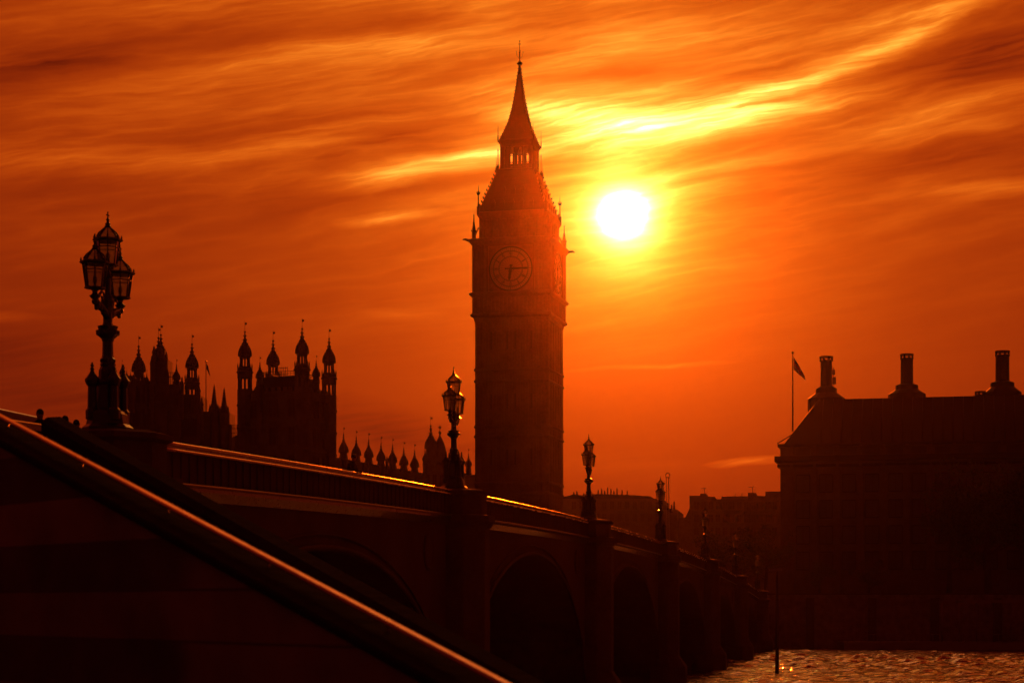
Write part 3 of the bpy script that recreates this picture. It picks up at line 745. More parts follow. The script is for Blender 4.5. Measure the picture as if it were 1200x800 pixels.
# spire
pr = [(hl+.3, z_l1+.1), (hl+.05, z_l1+.35), (2.35, PZ(157, TY)), (1.7, PZ(145, TY)), (1.25, PZ(131, TY)), (.85, PZ(116, TY)), (.5, PZ(98, TY)), (.28, PZ(85, TY)), (.16, PZ(77, TY))]
b = MB(); b.lathe(pr, 4); sp = cb(b, 'spire', IRONROOF)
b = MB()
for i in range(20):
    z = pr[1][1]+.4+i*(pr[-1][1]-pr[1][1]-1)/19; r = lerp_prof(pr, z)
    for sx in (-1, 1):
        for sy in (-1, 1): b.ball((sx*(r+.03), sy*(r+.03), z), .10, 5)
for z in [pr[1][1]+.7*i for i in range(9)]:
    r = lerp_prof(pr, z)+.04; b.lathe([(r, z), (r, z+.06)], 4)
for ax in range(4):
    rot = Matrix.Rotation(ax*PI/2, 3, 'Z'); z = pr[2][1]-.4; r = lerp_prof(pr, z)
    for k in (-1, 0, 1): p = rot @ Vector((k*1.3, -(r-.1), 0)); b.box((p.x, p.y, z), (.4, .5, .9), rz=ax*PI/2, taper=.3)
cb(b, 'crocket', IRONROOF, sp)['kind'] = 'stuff'
b = MB(); zt = pr[-1][1]
b.lathe([(.16, zt-.3), (.2, zt), (.45, zt+.25), (.5, zt+.4), (.2, zt+.65), (.09, zt+.9), (.07, zt+2.2), (.14, zt+2.35), (.05, zt+2.5), (.045, zt+3.6), (.02, zt+4.3)], 8)
b.box((0, 0, zt+3.75), (.5, .07, .09)); b.box((0, 0, zt+3.75), (.07, .5, .09))
for k in range(4):
    a = k*PI/2+.4
    b.tube([(.06*math.cos(a), .06*math.sin(a), zt+1.2), (.45*math.cos(a), .45*math.sin(a), zt+1.6), (.6*math.cos(a), .6*math.sin(a), zt+2.3)], .035, 4); b.ball((.6*math.cos(a), .6*math.sin(a), zt+2.4), .09, 5)
b.ball((0, 0, zt+4.25), .12, 6)
cb(b, 'finial', GILT)

# ------------------------------------------------------------------ gothic turrets of the palace
def spire_prof(s=1.0):
    return [(1.03, -4.6), (1.12, -4.5), (1.12, -4.3), (1.0, -4.2), (1.06, -3.9), (1.02, -3.5), (.88, -3.1), (.64, -2.65), (.40, -2.2), (.24, -1.75), (.38, -1.68), (.38, -1.52), (.18, -1.42), (.14, -1.0), (.30, -.95), (.30, -.82), (.11, -.75), (.08, -.35), (.2, -.3), (.2, -.2), (.03, 0)]
def make_spire(parent):
    b = MB(); b.lathe(spire_prof(), 8)
    for z, r in ((-3.9, 1.12), (-3.3, 1.0), (-2.8, .76), (-2.3, .5)):
        for k in range(8): a = k*PI/4; b.ball((r*math.cos(a), r*math.sin(a), z), .14, 5)
    for k in range(8): a = k*PI/4+PI/8; b.lathe([(.10, -4.6), (.12, -4.1), (.01, -3.5)], 5, (1.12*math.cos(a), 1.12*math.sin(a)))
    s = b.build('spire', SOOT, parent, origin=(0, 0, 0))
    b = MB(); b.tube([(0, 0, -.1), (0, 0, 1.7)], .035, 5); b.box((.19, 0, 1.25), (.34, .05, .36)); b.build('vane', GILT, parent, origin=(0, 0, 0))
def turret_open(L=26):
    b = MB()
    def cage(z0, z1, r):
        for k in range(8):
            a = PI/8+k*PI/4; kk = 1/math.cos(PI/8)
            b.box((r*.9*math.cos(a), r*.9*math.sin(a), (z0+z1)/2), (.34*r, .34*r, z1-z0), rz=a)
    b.lathe([(1.23, -L), (1.23, -10.45)], 8)
    b.lathe([(1.23, -8.45), (1.23, -7.6), (1.38, -7.5), (1.38, -7.3), (1.15, -7.1), (1.15, -6.75), (.95, -6.4)], 8)
    b.lathe([(.88, -4.95), (.88, -4.55)], 8)
    cage(-10.5, -8.4, 1.18); cage(-6.5, -4.9, .84)
    for k in range(8): a = k*PI/4+PI/8; b.lathe([(.1, -7.4), (.11, -6.5), (.15, -6.45), (.01, -5.7)], 5, (1.25*math.cos(a), 1.25*math.sin(a)))
    for z in (-13.5, -17.5, -21.5): b.lathe([(1.25, z), (1.36, z+.1), (1.36, z+.3), (1.25, z+.5)], 8)
    t = b.build('turret', SOOT, None, origin=(0, 0, 0)); make_spire(t); return t
def turret_solid(L=20):
    b = MB(); b.lathe([(.86, -L), (.86, -6.6), (1.0, -6.5), (1.0, -6.3), (.8, -6.1), (.8, -4.55)], 8)
    for k in range(8):
        a = k*PI/4+PI/8; b.lathe([(.09, -6.5), (.08, -5.6), (.01, -5.0)], 5, (.98*math.cos(a), .98*math.sin(a)))
    t = b.build('turret', SOOT, None, origin=(0, 0, 0)); make_spire(t); return t
TO = turret_open(); TS = turret_solid()
used = set()
def put_turret(proto, parent, px, py, Y, sc=1.0):
    loc = Vector((PX(px, Y), Y, PZ(py, Y)))-ORG[parent.name]
    if proto.name not in used: t = proto; used.add(proto.name); t.parent = parent
    else: t = copy_tree(proto, parent)
    t.location = loc; t.scale = (sc, sc, sc); t.rotation_euler = (0, 0, -PHI+random.uniform(-.05, .05)); return t
def quadbody(b, corners, z0, z1):
    b.prism([Vector((c[0], c[1], z0)) for c in corners], Vector((0, 0, z1-z0)))
def crenel(b, p, q, z, h=.55, step=1.1, w=.55, t=.35):
    p = Vector((p[0], p[1], z)); q = Vector((q[0], q[1], z)); d = q-p; n = int(d.length/step); rz = math.atan2(d.y, d.x)
    for i in range(n+1):
        c = p+d*(i/max(n, 1)); b.box((c.x, c.y, z+h/2), (w, t, h), rz=rz)
def windows_on(parent, p, q, zs, n, w, h, proto_store={}):
    # tall windows with their own frames on the wall running p -> q
    p = Vector((p[0], p[1], 0)); q = Vector((q[0], q[1], 0)); d = q-p; rz = math.atan2(d.y, d.x); nn = Vector((d.y, -d.x, 0)).normalized()
    key = (parent.name, w, h)
    for z in zs:
        for i in range(n):
            c = p+d*((i+.5)/n)+nn*.06
            if key not in proto_store:
                b = MB(); b.box((0, 0, 0), (w, .10, h)); g = b.build('window', WINDOW, parent, origin=(0, 0, 0))
                b = MB()
                for s in (-1, 1): b.box((s*(w/2+.08), -.08, 0), (.16, .3, h+.32))
                b.box((0, -.08, h/2+.08), (w-.004, .26, .16)); b.box((0, -.1, -h/2-.1), (w-.004, .36, .2))
                b.box((0, -.06, 0), (.08, .12, h-.004)); b.box((0, -.065, h*.1), (w-.004, .11, .09))
                b.build('frame', parent.get('_fm') and bpy.data.materials[parent['_fm']] or STONE, g, origin=(0, 0, 0)); proto_store[key] = g; o = g
            else: o = copy_tree(proto_store[key], parent)
            o.location = Vector((c.x, c.y, z))-ORG[parent.name]; o.rotation_euler = (0, 0, rz)

# pavilion with four tall turrets (the big one)
pv = thing('palace_tower', (PX(336, 342), 342, GZ), 'massive square gothic tower with four tall pierced corner turrets, left of the clock tower', 'tower')
T = {'a': (287, 387.5, 340), 'b': (320, 398, 350), 'c': (354, 384, 336), 'd': (385.6, 395.5, 345)}
cs = [Vector((PX(T[k][0], T[k][2]), T[k][2], 0)) for k in ('a', 'c', 'd', 'b')]
for k in 'abcd': put_turret(TO, pv, *T[k])
b = MB(); quadbody(b, cs, GZ, PZ(461, 342))
for i in range(4): crenel(b, cs[i], cs[(i+1) % 4], PZ(461, 342)-.05, .7)
wl = b.build('wall', SOOT, pv)
b = MB(); m = sum(cs, Vector())/4
zb0, zb1 = PZ(463, 342), PZ(443, 342)
lo = [m+(c-m)*.86 for c in cs]; hi = [m+(c-m)*.62 for c in cs]
va = [b.bm.verts.new((c.x, c.y, zb0)) for c in lo]; vb = [b.bm.verts.new((c.x, c.y, zb1)) for c in hi]
b.bm.faces.new(vb); b.bm.faces.new(list(reversed(va)))
for i in range(4): b.bm.faces.new((va[i], va[(i+1) % 4], vb[(i+1) % 4], vb[i]))
rf = b.build('roof', SLATE, pv)
b = MB()
for i in range(4):
    p, q = hi[i], hi[(i+1) % 4]
    for t in [j/12 for j in range(13)]: c = p+(q-p)*t; b.box((c.x, c.y, zb1+.45), (.06, .06, .9))
    b.tube([(p.x, p.y, zb1+.9), (q.x, q.y, zb1+.9)], .05, 4); b.tube([(p.x, p.y, zb1+.5), (q.x, q.y, zb1+.5)], .04, 4)
b.build('roof_railing', IRONROOF, rf)
for px, py, Y in ((304.5, 424.5, 338), (370.5, 422.5, 342)): put_turret(TS, pv, px, py, Y, .62)
for i, (f0, f1) in enumerate(((cs[0], cs[1]), (cs[1], cs[2]))):
    windows_on(pv, f0, f1, (PZ(480, 340), PZ(512, 340), PZ(545, 340)), 3, 1.3, 3.0)
    d = f1-f0
    nn = Vector((d.y, -d.x, 0)).normalized()
    for z in (PZ(492, 340), PZ(528, 340), PZ(560, 340)):
        b = MB(); c = (f0+f1)/2+nn*.12; b.box((c.x, c.y, z), (d.length, .3, .4), rz=math.atan2(d.y, d.x)); b.build('string_course', SOOT, pv)
# scaffold-like mast frame on the roof, seen between the rear turrets
b = MB()
xa, xb = PX(327, 344), PX(337, 344)
for x in np.linspace(xa, xb, 5): b.tube([(x, 344, PZ(444, 344)), (x, 344, PZ(429.5, 344))], .045, 4)
for y in (431, 435, 439): b.tube([(xa, 344, PZ(y, 344)), (xb, 344, PZ(y, 344))], .04, 4)
b.build('roof_cresting', IRONROOF, pv)

# left group of turrets
lg = thing('palace_tower', (PX(193, 352), 352, GZ), 'broad gothic tower crowned by close-set turrets, leftmost of the palace behind the nearest lantern', 'tower')
put_turret(TS, lg, 162.5, 404.5, 356, 1.08)
put_turret(TS, lg, 188.5, 391.0, 353, 1.05)
put_turret(TS, lg, 185.7, 394.5, 349, 1.0)
put_turret(TO, lg, 225, 402, 353, 1.0)
put_turret(TS, lg, 143, 426, 350, .42)
put_turret(TS, lg, 206.8, 427, 350, .6)
put_turret(TS, lg, 172, 437, 350, .38); put_turret(TS, lg, 148.5, 434, 352, .3); put_turret(TS, lg, 153, 436, 352, .3)
b = MB()
def slabpx(b, xa, xb, ytop, Y, depth=8, z0=GZ):
    b.box(((PX(xa, Y)+PX(xb, Y))/2, Y+depth/2, (z0+PZ(ytop, Y))/2), (PX(xb, Y)-PX(xa, Y), depth, PZ(ytop, Y)-z0))
for xa, xb, yt, Y, dp in ((139, 178.4, 446, 350, 9), (178.5, 195.3, 420, 348, 6), (195.5, 212, 450, 349, 8), (212.2, 234, 462, 350, 9), (138, 156, 440, 352, 4), (177, 180, 425, 347, 1), (182, 193, 410, 351, 1.8)):
    slabpx(b, xa, xb, yt, Y, dp)
crenel(b, (PX(139, 350), 350.2), (PX(178, 350), 350.2), PZ(446, 350), .6); crenel(b, (PX(196, 349), 349.2), (PX(212, 349), 349.2), PZ(450, 349), .5)
b.build('wall', SOOT, lg)
b = MB()
for px, py, h in ((178, 416, 1.8), (193.5, 424, 1.5), (196.5, 432, 1.6), (213.2, 441, 1.8), (233, 449, 1.6), (211, 455, 1.2), (236.5, 465, 1.5), (157, 438, 1.0), (180.5, 405, 1.4), (194.6, 414, 1.2)):
    Y = 347.5; x = PX(px, Y); z = PZ(py, Y); b.lathe([(.3, z-h-6), (.3, z-h), (.4, z-h+.1), (.25, z-h*.6), (.12, z-h*.3), (.18, z-h*.25), (.02, z)], 8, (x, Y))
b.build('pinnacle', SOOT, lg)['kind'] = 'stuff'
b = MB(); Y = 346
for x in (197.5, 200, 202.5, 205): b.tube([(PX(x, Y), Y, PZ(450, Y)), (PX(x, Y), Y, PZ(436, Y))], .05, 4)
for y in (436.3, 441.5): b.tube([(PX(196.5, Y), Y, PZ(y, Y)), (PX(206, Y), Y, PZ(y, Y))], .05, 4)
b.build('roof_frame', IRONROOF, lg)
windows_on(lg, (PX(140, 350), 350), (PX(178, 350), 350), (PZ(462, 350), PZ(490, 350)), 3, 1.1, 3.0)
windows_on(lg, (PX(213, 350), 350), (PX(233, 350), 350), (PZ(475, 350), PZ(500, 350)), 2, .9, 3.0)

# lower wing with two slim spires
lw = thing('palace_wing', (PX(255, 356), 356, GZ), 'lower palace wing with two slim pointed spires, left of the massive four-turret tower', 'building')
b = MB(); slabpx(b, 234.2, 246, 482, 352, 7); slabpx(b, 246.1, 258.5, 479, 354, 7); slabpx(b, 258.6, 269, 483, 353, 7); slabpx(b, 268.5, 272, 497, 352, 5); slabpx(b, 268, 282, 510, 356, 8)
crenel(b, (PX(235, 352), 352.2), (PX(246, 352), 352.2), PZ(482, 352), .5); b.build('wall', SOOT, lw)
for px, py, ybase in ((251, 450, 480), (262.7, 454, 482)):
    Y = 353; x = PX(px, Y); z = PZ(py, Y); zb = PZ(ybase, Y); h = z-zb
    b = MB(); b.lathe([(.75, GZ), (.75, zb-.3), (.95, zb-.1), (.95, zb+.1), (.62, zb+.3), (.42, zb+h*.35), (.22, zb+h*.7), (.06, z-.2), (.02, z)], 8, (x, Y))
    for j in range(8):
        zz = zb+.5+j*h*.11; rr = .62*(1-(zz-zb)/h)
        for k in range(4): a = k*PI/2+.3; b.ball(((x+(rr+.05)*math.cos(a)), Y+(rr+.05)*math.sin(a), zz), .09, 5)
    for k in range(4): a = k*PI/2+PI/4; b.lathe([(.14, zb-.3), (.16, zb+.3), (.02, zb+1.1)], 6, (x+.95*math.cos(a), Y+.95*math.sin(a)))
    b.build('spire', SOOT, lw)
b = MB()
for x in (271, 273.2, 275.4, 277.6): 
    b.tube([(PX(x, 350), 350, PZ(512, 350)), (PX(x, 350), 350, PZ(498, 350))], .06, 4); b.ball((PX(x, 350), 350, PZ(497.6, 350)), .12, 5)
b.tube([(PX(270, 350), 350, PZ(502, 350)), (PX(279, 350), 350, PZ(502, 350))], .05, 4); b.tube([(PX(270, 350), 350, PZ(507, 350)), (PX(279, 350), 350, PZ(507, 350))], .05, 4)
b.build('roof_cresting', IRONROOF, lw)

# flags
def flag_pole(name, px, ytop, ybase, Y, r, label, flagpts, fm):
    x = PX(px, Y); z0 = PZ(ybase, Y); z1 = PZ(ytop, Y)
    t = thing(name, (x, Y, z0), label, 'flagpole')
    b = MB(); b.tube([(x, Y, z0), (x, Y, z1)], [r, r*.6], 8); b.ball((x, Y, z1+r), r*1.6, 6); b.build('pole', STEEL, t)
    # limp flag: a folded sheet between hoist and falling free edge
    f = MB(); n = 14; m = 8; rows = []
    (hx0, hy0), (hx1, hy1), (fx0, fy0), (fx1, fy1) = flagpts   # hoist top, hoist bottom, fly top, fly bottom
    for i in range(n+1):
        u = i/n; row = []
        for j in range(m+1):
            v = j/m
            a = (hx0+(hx1-hx0)*v, hy0+(hy1-hy0)*v); c = (fx0+(fx1-fx0)*v, fy0+(fy1-fy0)*v)
            xx = a[0]+(c[0]-a[0])*u; yy = a[1]+(c[1]-a[1])*u+math.sin(u*3)*1.0*(1-v)*-1
            row.append(f.bm.verts.new((PX(xx, Y), Y+.22*math.sin(u*11+v*3)*u**.5, PZ(yy, Y))))
        rows.append(row)
    for a, c in zip(rows, rows[1:]):
        for j in range(m):
            q = f.bm.faces.new((a[j], a[j+1], c[j+1], c[j])); q.smooth = True
    fo = f.build('flag', fm[0], t)
    if len(fm) > 1:
        for mm in fm[1:]: fo.data.materials.append(mm)
        for i, p in enumerate(fo.data.polygons):
            u = (i//m)/n; v = (i % m)/m
            if abs(u-.5) < .09 or abs(v-.45) < .10: p.material_index = 2
            elif abs(u-.5) < .17 or abs(v-.45) < .2 or abs(u-v) < .08 or abs(u+v-.95) < .08: p.material_index = 1
    so = fo.modifiers.new('thickness', 'SOLIDIFY'); so.thickness = .03
    return t
flag_pole('flagpole', 241.4, 424, 483, 354, .10, 'thin flagpole with small limp flag on the lower palace wing', [(242, 425.5), (242, 432), (244.8, 433), (246.2, 441)], (FLAGC,))
NAVY = mat('navy_flag_cloth', (.02, .03, .16), .9, var=.1, scale=6)
flag_pole('flagpole', 929, 414, 505, 344, .16, 'tall white flagpole with drooping patterned flag at the corner of the chimneyed building', [(930, 418.5), (930, 433), (942.5, 440), (944, 445.5)], (NAVY, WHITEC, REDC))

# long river range with a row of turrets
rr_ = thing('palace_range', (PX(445, 378), 378, GZ), 'long low palace range with a receding row of seven turrets, left of the clock tower', 'building')
row = [(402.6, 508, 360), (417.5, 512, 366), (432, 514.5, 372), (446.5, 518.5, 378), (460, 521, 384), (473.2, 524.5, 390), (485.8, 527, 396)]
for px, py, Y in row: put_turret(TS, rr_, px, py, Y, .78)
a = Vector((PX(392, 356), 356, 0)); c = Vector((PX(496, 400), 400, 0))
nn = Vector((-(c-a).y, (c-a).x, 0)).normalized()*12
ztop = 33.9
b = MB(); quadbody(b, [a, c, c+nn, a+nn], GZ, ztop-.6); crenel(b, a, c, ztop-.6, .5, 1.4, .7)
b.build('wall', SOOT, rr_)
b = MB(); k = nn.normalized()
loop = [a+k*1.0, a+k*6, a+k*11]
v0 = [b.bm.verts.new((p.x, p.y, z)) for p, z in zip(loop, (ztop-.7, ztop+.9, ztop-.7))]
v1 = [b.bm.verts.new((p.x+(c-a).x, p.y+(c-a).y, z)) for p, z in zip(loop, (ztop-.7, ztop+.9, ztop-.7))]
b.bm.faces.new(v0); b.bm.faces.new(list(reversed(v1)))
for i in range(3): b.bm.faces.new((v0[i], v0[(i+1) % 3], v1[(i+1) % 3], v1[i]))
b.build('roof', SLATE, rr_)
windows_on(rr_, a, c, (ztop-5, ztop-11, ztop-17), 14, 1.2, 3.2)
b = MB()
for px, py, Y in ((453.5, 532, 379), (410, 536, 363), (425, 540, 369)):
    x = PX(px, Y); z = PZ(py, Y); b.lathe([(.3, z-4), (.3, z-1.8), (.38, z-1.7), (.1, z-.6), (.02, z)], 6, (x, Y))
x = PX(409.8, 362)
b.build('chimney', SOOT, rr_)['kind'] = 'stuff'

# central cluster: domed stair tower and turrets
cc_ = thing('palace_tower', (PX(510, 410), 410, GZ), 'squat palace tower with domed cupola and pointed turret, just left of the second lantern', 'tower')
put_turret(TS, cc_, 504.8, 497.5, 408, 1.12)
put_turret(TS, cc_, 498, 527, 406, .5); put_turret(TS, cc_, 524, 538, 408, .32); put_turret(TS, cc_, 527.3, 532, 409, .4); put_turret(TS, cc_, 549, 531, 412, .6)
b = MB(); Y = 409; x = PX(515.5, Y); zb = PZ(545, Y)
b.lathe([(1.35, GZ), (1.35, zb), (1.5, zb+.1), (1.5, zb+.3), (1.3, zb+.5), (1.32, zb+3.0), (1.1, zb+4.0), (.8, zb+5.0), (.45, zb+5.7), (.3, zb+5.9), (.12, zb+6.6), (.28, zb+6.9), (.28, zb+7.1), (.1, zb+7.3), (.08, zb+7.8)], 8, (x, Y))
b.ball((x, Y, zb+8.1), .32, 8); b.ball((x, Y, zb+6.95), .35, 8)
for j in range(4):
    for k in range(8): a_ = k*PI/4; rz_ = 1.45-.17*j; b.ball((x+rz_*math.cos(a_), Y+rz_*math.sin(a_), zb+2.2+j*.75), .13, 5)
cu = b.build('cupola', SOOT, cc_)
b = MB(); slabpx(b, 496, 531, 548, 406, 9); slabpx(b, 500.3, 511, 520, 407, 2.2); slabpx(b, 531, 560, 556, 404, 14); slabpx(b, 499, 526, 541, 408, 6)
crenel(b, (PX(531, 404), 404.2), (PX(558, 404), 404.2), PZ(556, 404), .35); b.build('wall', SOOT, cc_)
windows_on(cc_, (PX(497, 406), 406), (PX(530, 406), 406), (PZ(562, 406), PZ(580, 406)), 4, .8, 2.2)
b = MB(); Y = 403; zb = PZ(556, Y); x = PX(549, Y); b.lathe([(.75, zb-.2), (.55, zb+.4), (.35, zb+1.4), (.15, zb+2.6), (.04, zb+4)], 8, (x, Y)); b.build('spirelet', SLATE, cc_)

# ------------------------------------------------------------------ chimneyed building on the right
LX = Vector((math.cos(PHI), -math.sin(PHI), 0)); LY = Vector((math.sin(PHI), math.cos(PHI), 0))
Yf = 338.0; A = Vector((PX(914.5, Yf), Yf, 0))          # front left corner
def H(u, v, z=0): return A+LX*u+LY*v+Vector((0, 0, z))
hb_ = thing('office_building', tuple(H(22, 10, GZ)), 'broad dark stone building with steep roof and tall tapered chimneys filling the right edge', 'building')
hb_['_fm'] = BRONZE.name
FW, FD = 62.0, 24.0
def zf(py): return PZ(py, 338)
zE = zf(522)   # eaves ledge
zR = PZ(472, 350)
b = MB(); b.prism([H(0, 0, GZ), H(FW, 0, GZ), H(FW, FD, GZ), H(0, FD, GZ)], Vector((0, 0, zE-GZ-.3))); b.build('wall', PALESTONE, hb_)
b = MB()
for i in range(15):
    u = 2.0+i*4.0
    p = H(u, -.35, 0); b.box((p.x, p.y, (GZ+zf(552))/2), (.9, .7, zf(552)-GZ), rz=-PHI)
    p = H(u, -.25, 0); b.box((p.x, p.y, (zE+zf(552))/2), (.5, .5, zE-zf(552)-.3), rz=-PHI)
b.build('facade_pier', PALESTONE, hb_)['kind'] = 'stuff'
b = MB()
for z, ov, h in ((zf(538), .95, 1.0), (zf(546), .5, .5), (zE, .45, .55)):
    b.prism([H(-ov, -ov, z-h/2), H(FW, -ov, z-h/2), H(FW, FD+ov, z-h/2), H(-ov, FD+ov, z-h/2)], Vector((0, 0, h)))
b.build('ledge', BRONZE, hb_)
def wrow():
    b = MB(); b.box((0, 0, 0), (2.2, .16, 2.9)); g = b.build('window', WINDOW, hb_, origin=(0, 0, 0))
    b = MB()
    for s in (-1, 1): b.box((s*1.16, -.12, 0), (.12, .4, 3.1))
    b.box((0, -.12, -1.55), (2.2, .42, .2)); b.box((0, -.12, 1.55), (2.2, .42, .2)); b.box((0, -.06, 0), (.07, .12, 2.9)); b.build('frame', BRONZE, g, origin=(0, 0, 0))
    first = True
    for py in (567, 597, 627, 657):
        for i in range(14):
            o = g if first else copy_tree(g, hb_)
            first = False
            o.location = H(4.0+i*4.0, -.1, zf(py))-ORG[hb_.name]; o.rotation_euler = (0, 0, -PHI)
    b = MB(); b.box((0, 0, 0), (2.6, .14, 1.2)); g2 = b.build('attic_window', WINDOW, hb_, origin=(0, 0, 0))
    for i in range(14):
        o = g2 if i == 0 else g2.copy()
        if i: COL.objects.link(o); o.parent = hb_
        o.location = H(4.0+i*4.0, -.08, (zE+zf(538))/2)-ORG[hb_.name]; o.rotation_euler = (0, 0, -PHI)
wrow()
b = MB()   # steep hipped roof
e = [H(.6, .6, zE), H(FW, .6, zE), H(FW, FD-.6, zE), H(.6, FD-.6, zE)]
t_ = [H(6.3, 8.0, zR), H(FW, 8.0, zR), H(FW, FD-8.0, zR), H(6.3, FD-8.0, zR)]
va = [b.bm.verts.new(p) for p in e]; vb = [b.bm.verts.new(p) for p in t_]
b.bm.faces.new(vb); b.bm.faces.new(list(reversed(va)))
for i in range(4): b.bm.faces.new((va[i], va[(i+1) % 4], vb[(i+1) % 4], vb[i]))
rf = b.build('roof', BRONZE, hb_)
b = MB()
for i in range(32):
    u = 7+i*1.75; p0 = H(u, .55, zE+.03); p1 = H(u, 7.95, zR+.03); b.tube([p0, p1], .09, 4)
for s in (0, 1):
    b.tube([H(.6+s*.0, .6, zE+.05), H(6.3, 8.0, zR+.05)], .16, 5)
b.build('roof_seams', BRONZE, rf)
b = MB(); b.tube([H(-.6, .2, zE+.4), H(4.4, 5.0, PZ(500, 345))], .10, 5); b.build('stay', STEEL, hb_)
def chimney(px, ytop, ycap, ystack, ymid, yfl, Y, wcap=16, wst=13.6, wm=25, wf=43, small=False):
    x = PX(px, Y); s = Y/F; k = 1/(math.cos(PHI)+math.sin(PHI))
    def r(w): return w*s/2*(k if True else 1)
    b = MB()
    b.lathe([(r(wf), PZ(482, Y)), (r(wf)*1.01, PZ(yfl, Y)), (r(wm)*1.02, PZ(ymid+1.5, Y)), (r(wm), PZ(ymid-3.5, Y)), (r(wst)*1.02, PZ(ystack+.5, Y)), (r(wst), PZ(ystack-1, Y)), (r(wst)*.97, PZ(ycap, Y))], 4 if False else 12, (x, Y), -PHI) if not small else b.lathe([(r(wst), PZ(482, Y)), (r(wst), PZ(ycap, Y))], 12, (x, Y), -PHI)
    # twelve-sided needs no width correction
    ch = b.build('chimney', BRONZE, hb_)
    b = MB(); z0 = PZ(ycap, Y); z1 = PZ(ytop, Y); h = z1-z0; rc = r(wcap)
    b.lathe([(rc*.97, z0-.02), (rc*1.02, z0+h*.2)], 12, (x, Y)); b.lathe([(rc*1.02, z1-h*.28), (rc, z1)], 12, (x, Y))
    for k_ in range(8): a_ = k_*PI/4+.2; b.box((x+rc*.88*math.cos(a_), Y+rc*.88*math.sin(a_), (z0+z1)/2), (.22, .34, h*.62), rz=a_)
    b.build('chimney_cap', BRONZE, ch)
    return ch
kk = math.cos(PHI)+math.sin(PHI)
chs = [chimney(968.3, 417.5, 423.5, 452, 459, 467, 350, 16*kk, 13.6*kk, 24.5*kk, 43*kk), chimney(1062.7, 414.8, 421, 449, 455, 462, 346, 16*kk, 14.5*kk, 26*kk, 43*kk), chimney(1174.7, 411.2, 417.5, 446, 452, 460, 342, 17.5*kk, 16*kk, 27*kk, 43*kk)]
chimney(1149.5, 458.5, 463.5, 470, 0, 0, 344, 14.5*kk, 12*kk, small=True)
b = MB(); Y = 350; x = PX(976.8, Y); b.box((x, Y, PZ(436, Y)), (.5, .5, .9)); b.box((x+.1, Y, PZ(446, Y)), (.6, .5, 1.3)); b.tube([(x, Y, PZ(455, Y)), (x, Y, PZ(430, Y))], .07, 5); b.tube([(x-.5, Y, PZ(437, Y)), (x+.1, Y, PZ(437, Y))], .05, 4); b.tube([(x-.5, Y, PZ(447, Y)), (x+.1, Y, PZ(447, Y))], .05, 4)
b.build('antenna', STEEL, chs[0])

# ------------------------------------------------------------------ distant blocks beyond the bridge end
def poly_block(b, pts, Y, depth, ybot):
    loop = [Vector((PX(x, Y), Y, PZ(y, Y))) for x, y in pts]+[Vector((PX(pts[-1][0], Y), Y, ybot)), Vector((PX(pts[0][0], Y), Y, ybot))]
    b.prism(loop, Vector((depth*.15, depth, 0)))
d1 = thing('government_office', (PX(730, 430), 430, GZ), 'long low building with chimney stacks along its roof, just right of the clock tower', 'building')
b = MB(); poly_block(b, [(640, 584), (776, 584), (776, 597), (794, 597)], 430, 22, GZ); b.build('wall', SOOT, d1); d1['_fm'] = SOOT.name
b = MB(); poly_block(b, [(641, 583.9), (664, 581), (672, 579), (682, 580), (700, 578.5), (735, 579.5), (762, 581), (776, 590.5), (788, 596.9)], 431, 18, PZ(600, 431)); b.build('roof', SLATE, d1)
for px, yt, w in ((672.5, 577.5, 2), (676, 576.5, 2), (701, 575, 1.6), (705, 573.5, 1.6), (708.5, 576, 1.6), (712, 572.5, 1.5), (716, 574, 1.5), (719.5, 576, 1.5), (723, 573, 1.6), (729, 575.5, 1.5), (735, 576, 1.6)):
    b = MB(); Y = 433; x = PX(px, Y); b.box((x, Y, (PZ(584, Y)+PZ(yt, Y))/2), (w*Y/F, .6, PZ(yt, Y)-PZ(584, Y))); b.lathe([(.1, PZ(yt, Y)), (.12, PZ(yt, Y)+.3), (.05, PZ(yt, Y)+.35)], 6, (x, Y)); b.build('chimney', PALESTONE, d1)
for px, yt in ((790, 587.5), (787, 591)):
    b = MB(); Y = 428.5; x = PX(px, Y); b.tube([(x, Y, PZ(600, Y)), (x, Y, PZ(yt, Y))], [.3, .18], 6); b.build('chimney', PALESTONE, d1)
windows_on(d1, (PX(668, 430), 429.9), (PX(775, 430), 429.9), (PZ(592, 430), PZ(606, 430)), 12, .9, 1.7)
d2 = thing('office_block', (PX(860, 420), 420, GZ), 'flat-roofed block with stepped parapets and aerials, left of the chimneyed building', 'building')
b = MB(); poly_block(b, [(795, 607.5), (797, 606.5), (803, 606), (808, 595.5), (808, 580.5), (820.5, 580.5), (820.5, 578), (827.5, 578), (827.5, 581.5), (837.5, 581.5), (837.5, 584.5), (876.5, 584.5), (876.5, 577), (886, 577), (886, 580.8), (897, 580.8), (897, 575.5), (918, 575.5)], 420, 20, GZ); b.build('wall', SOOT, d2); d2['_fm'] = SOOT.name
b = MB(); poly_block(b, [(845.5, 581.5), (876, 581)], 424, 10, PZ(590, 424)); b.build('plant_room', CONC, d2)
for px, y0, y1, t in ((825.5, 578, 571, 1), (882, 577, 569.5, 1), (861.5, 582, 577.5, 0), (869.5, 582, 577.5, 0)):
    b = MB(); Y = 426; x = PX(px, Y); b.tube([(x, Y, PZ(y0+2, Y)), (x, Y, PZ(y1, Y))], .07, 4)
    if t: b.tube([(x-.9, Y, PZ(y1+1, Y)), (x+.5, Y, PZ(y1+.6, Y))], .05, 4)
    b.build('aerial', STEEL, d2)
windows_on(d2, (PX(812, 420), 419.9), (PX(912, 420), 419.9), (PZ(592, 420), PZ(607, 420), PZ(622, 420)), 12, 1.0, 1.6)
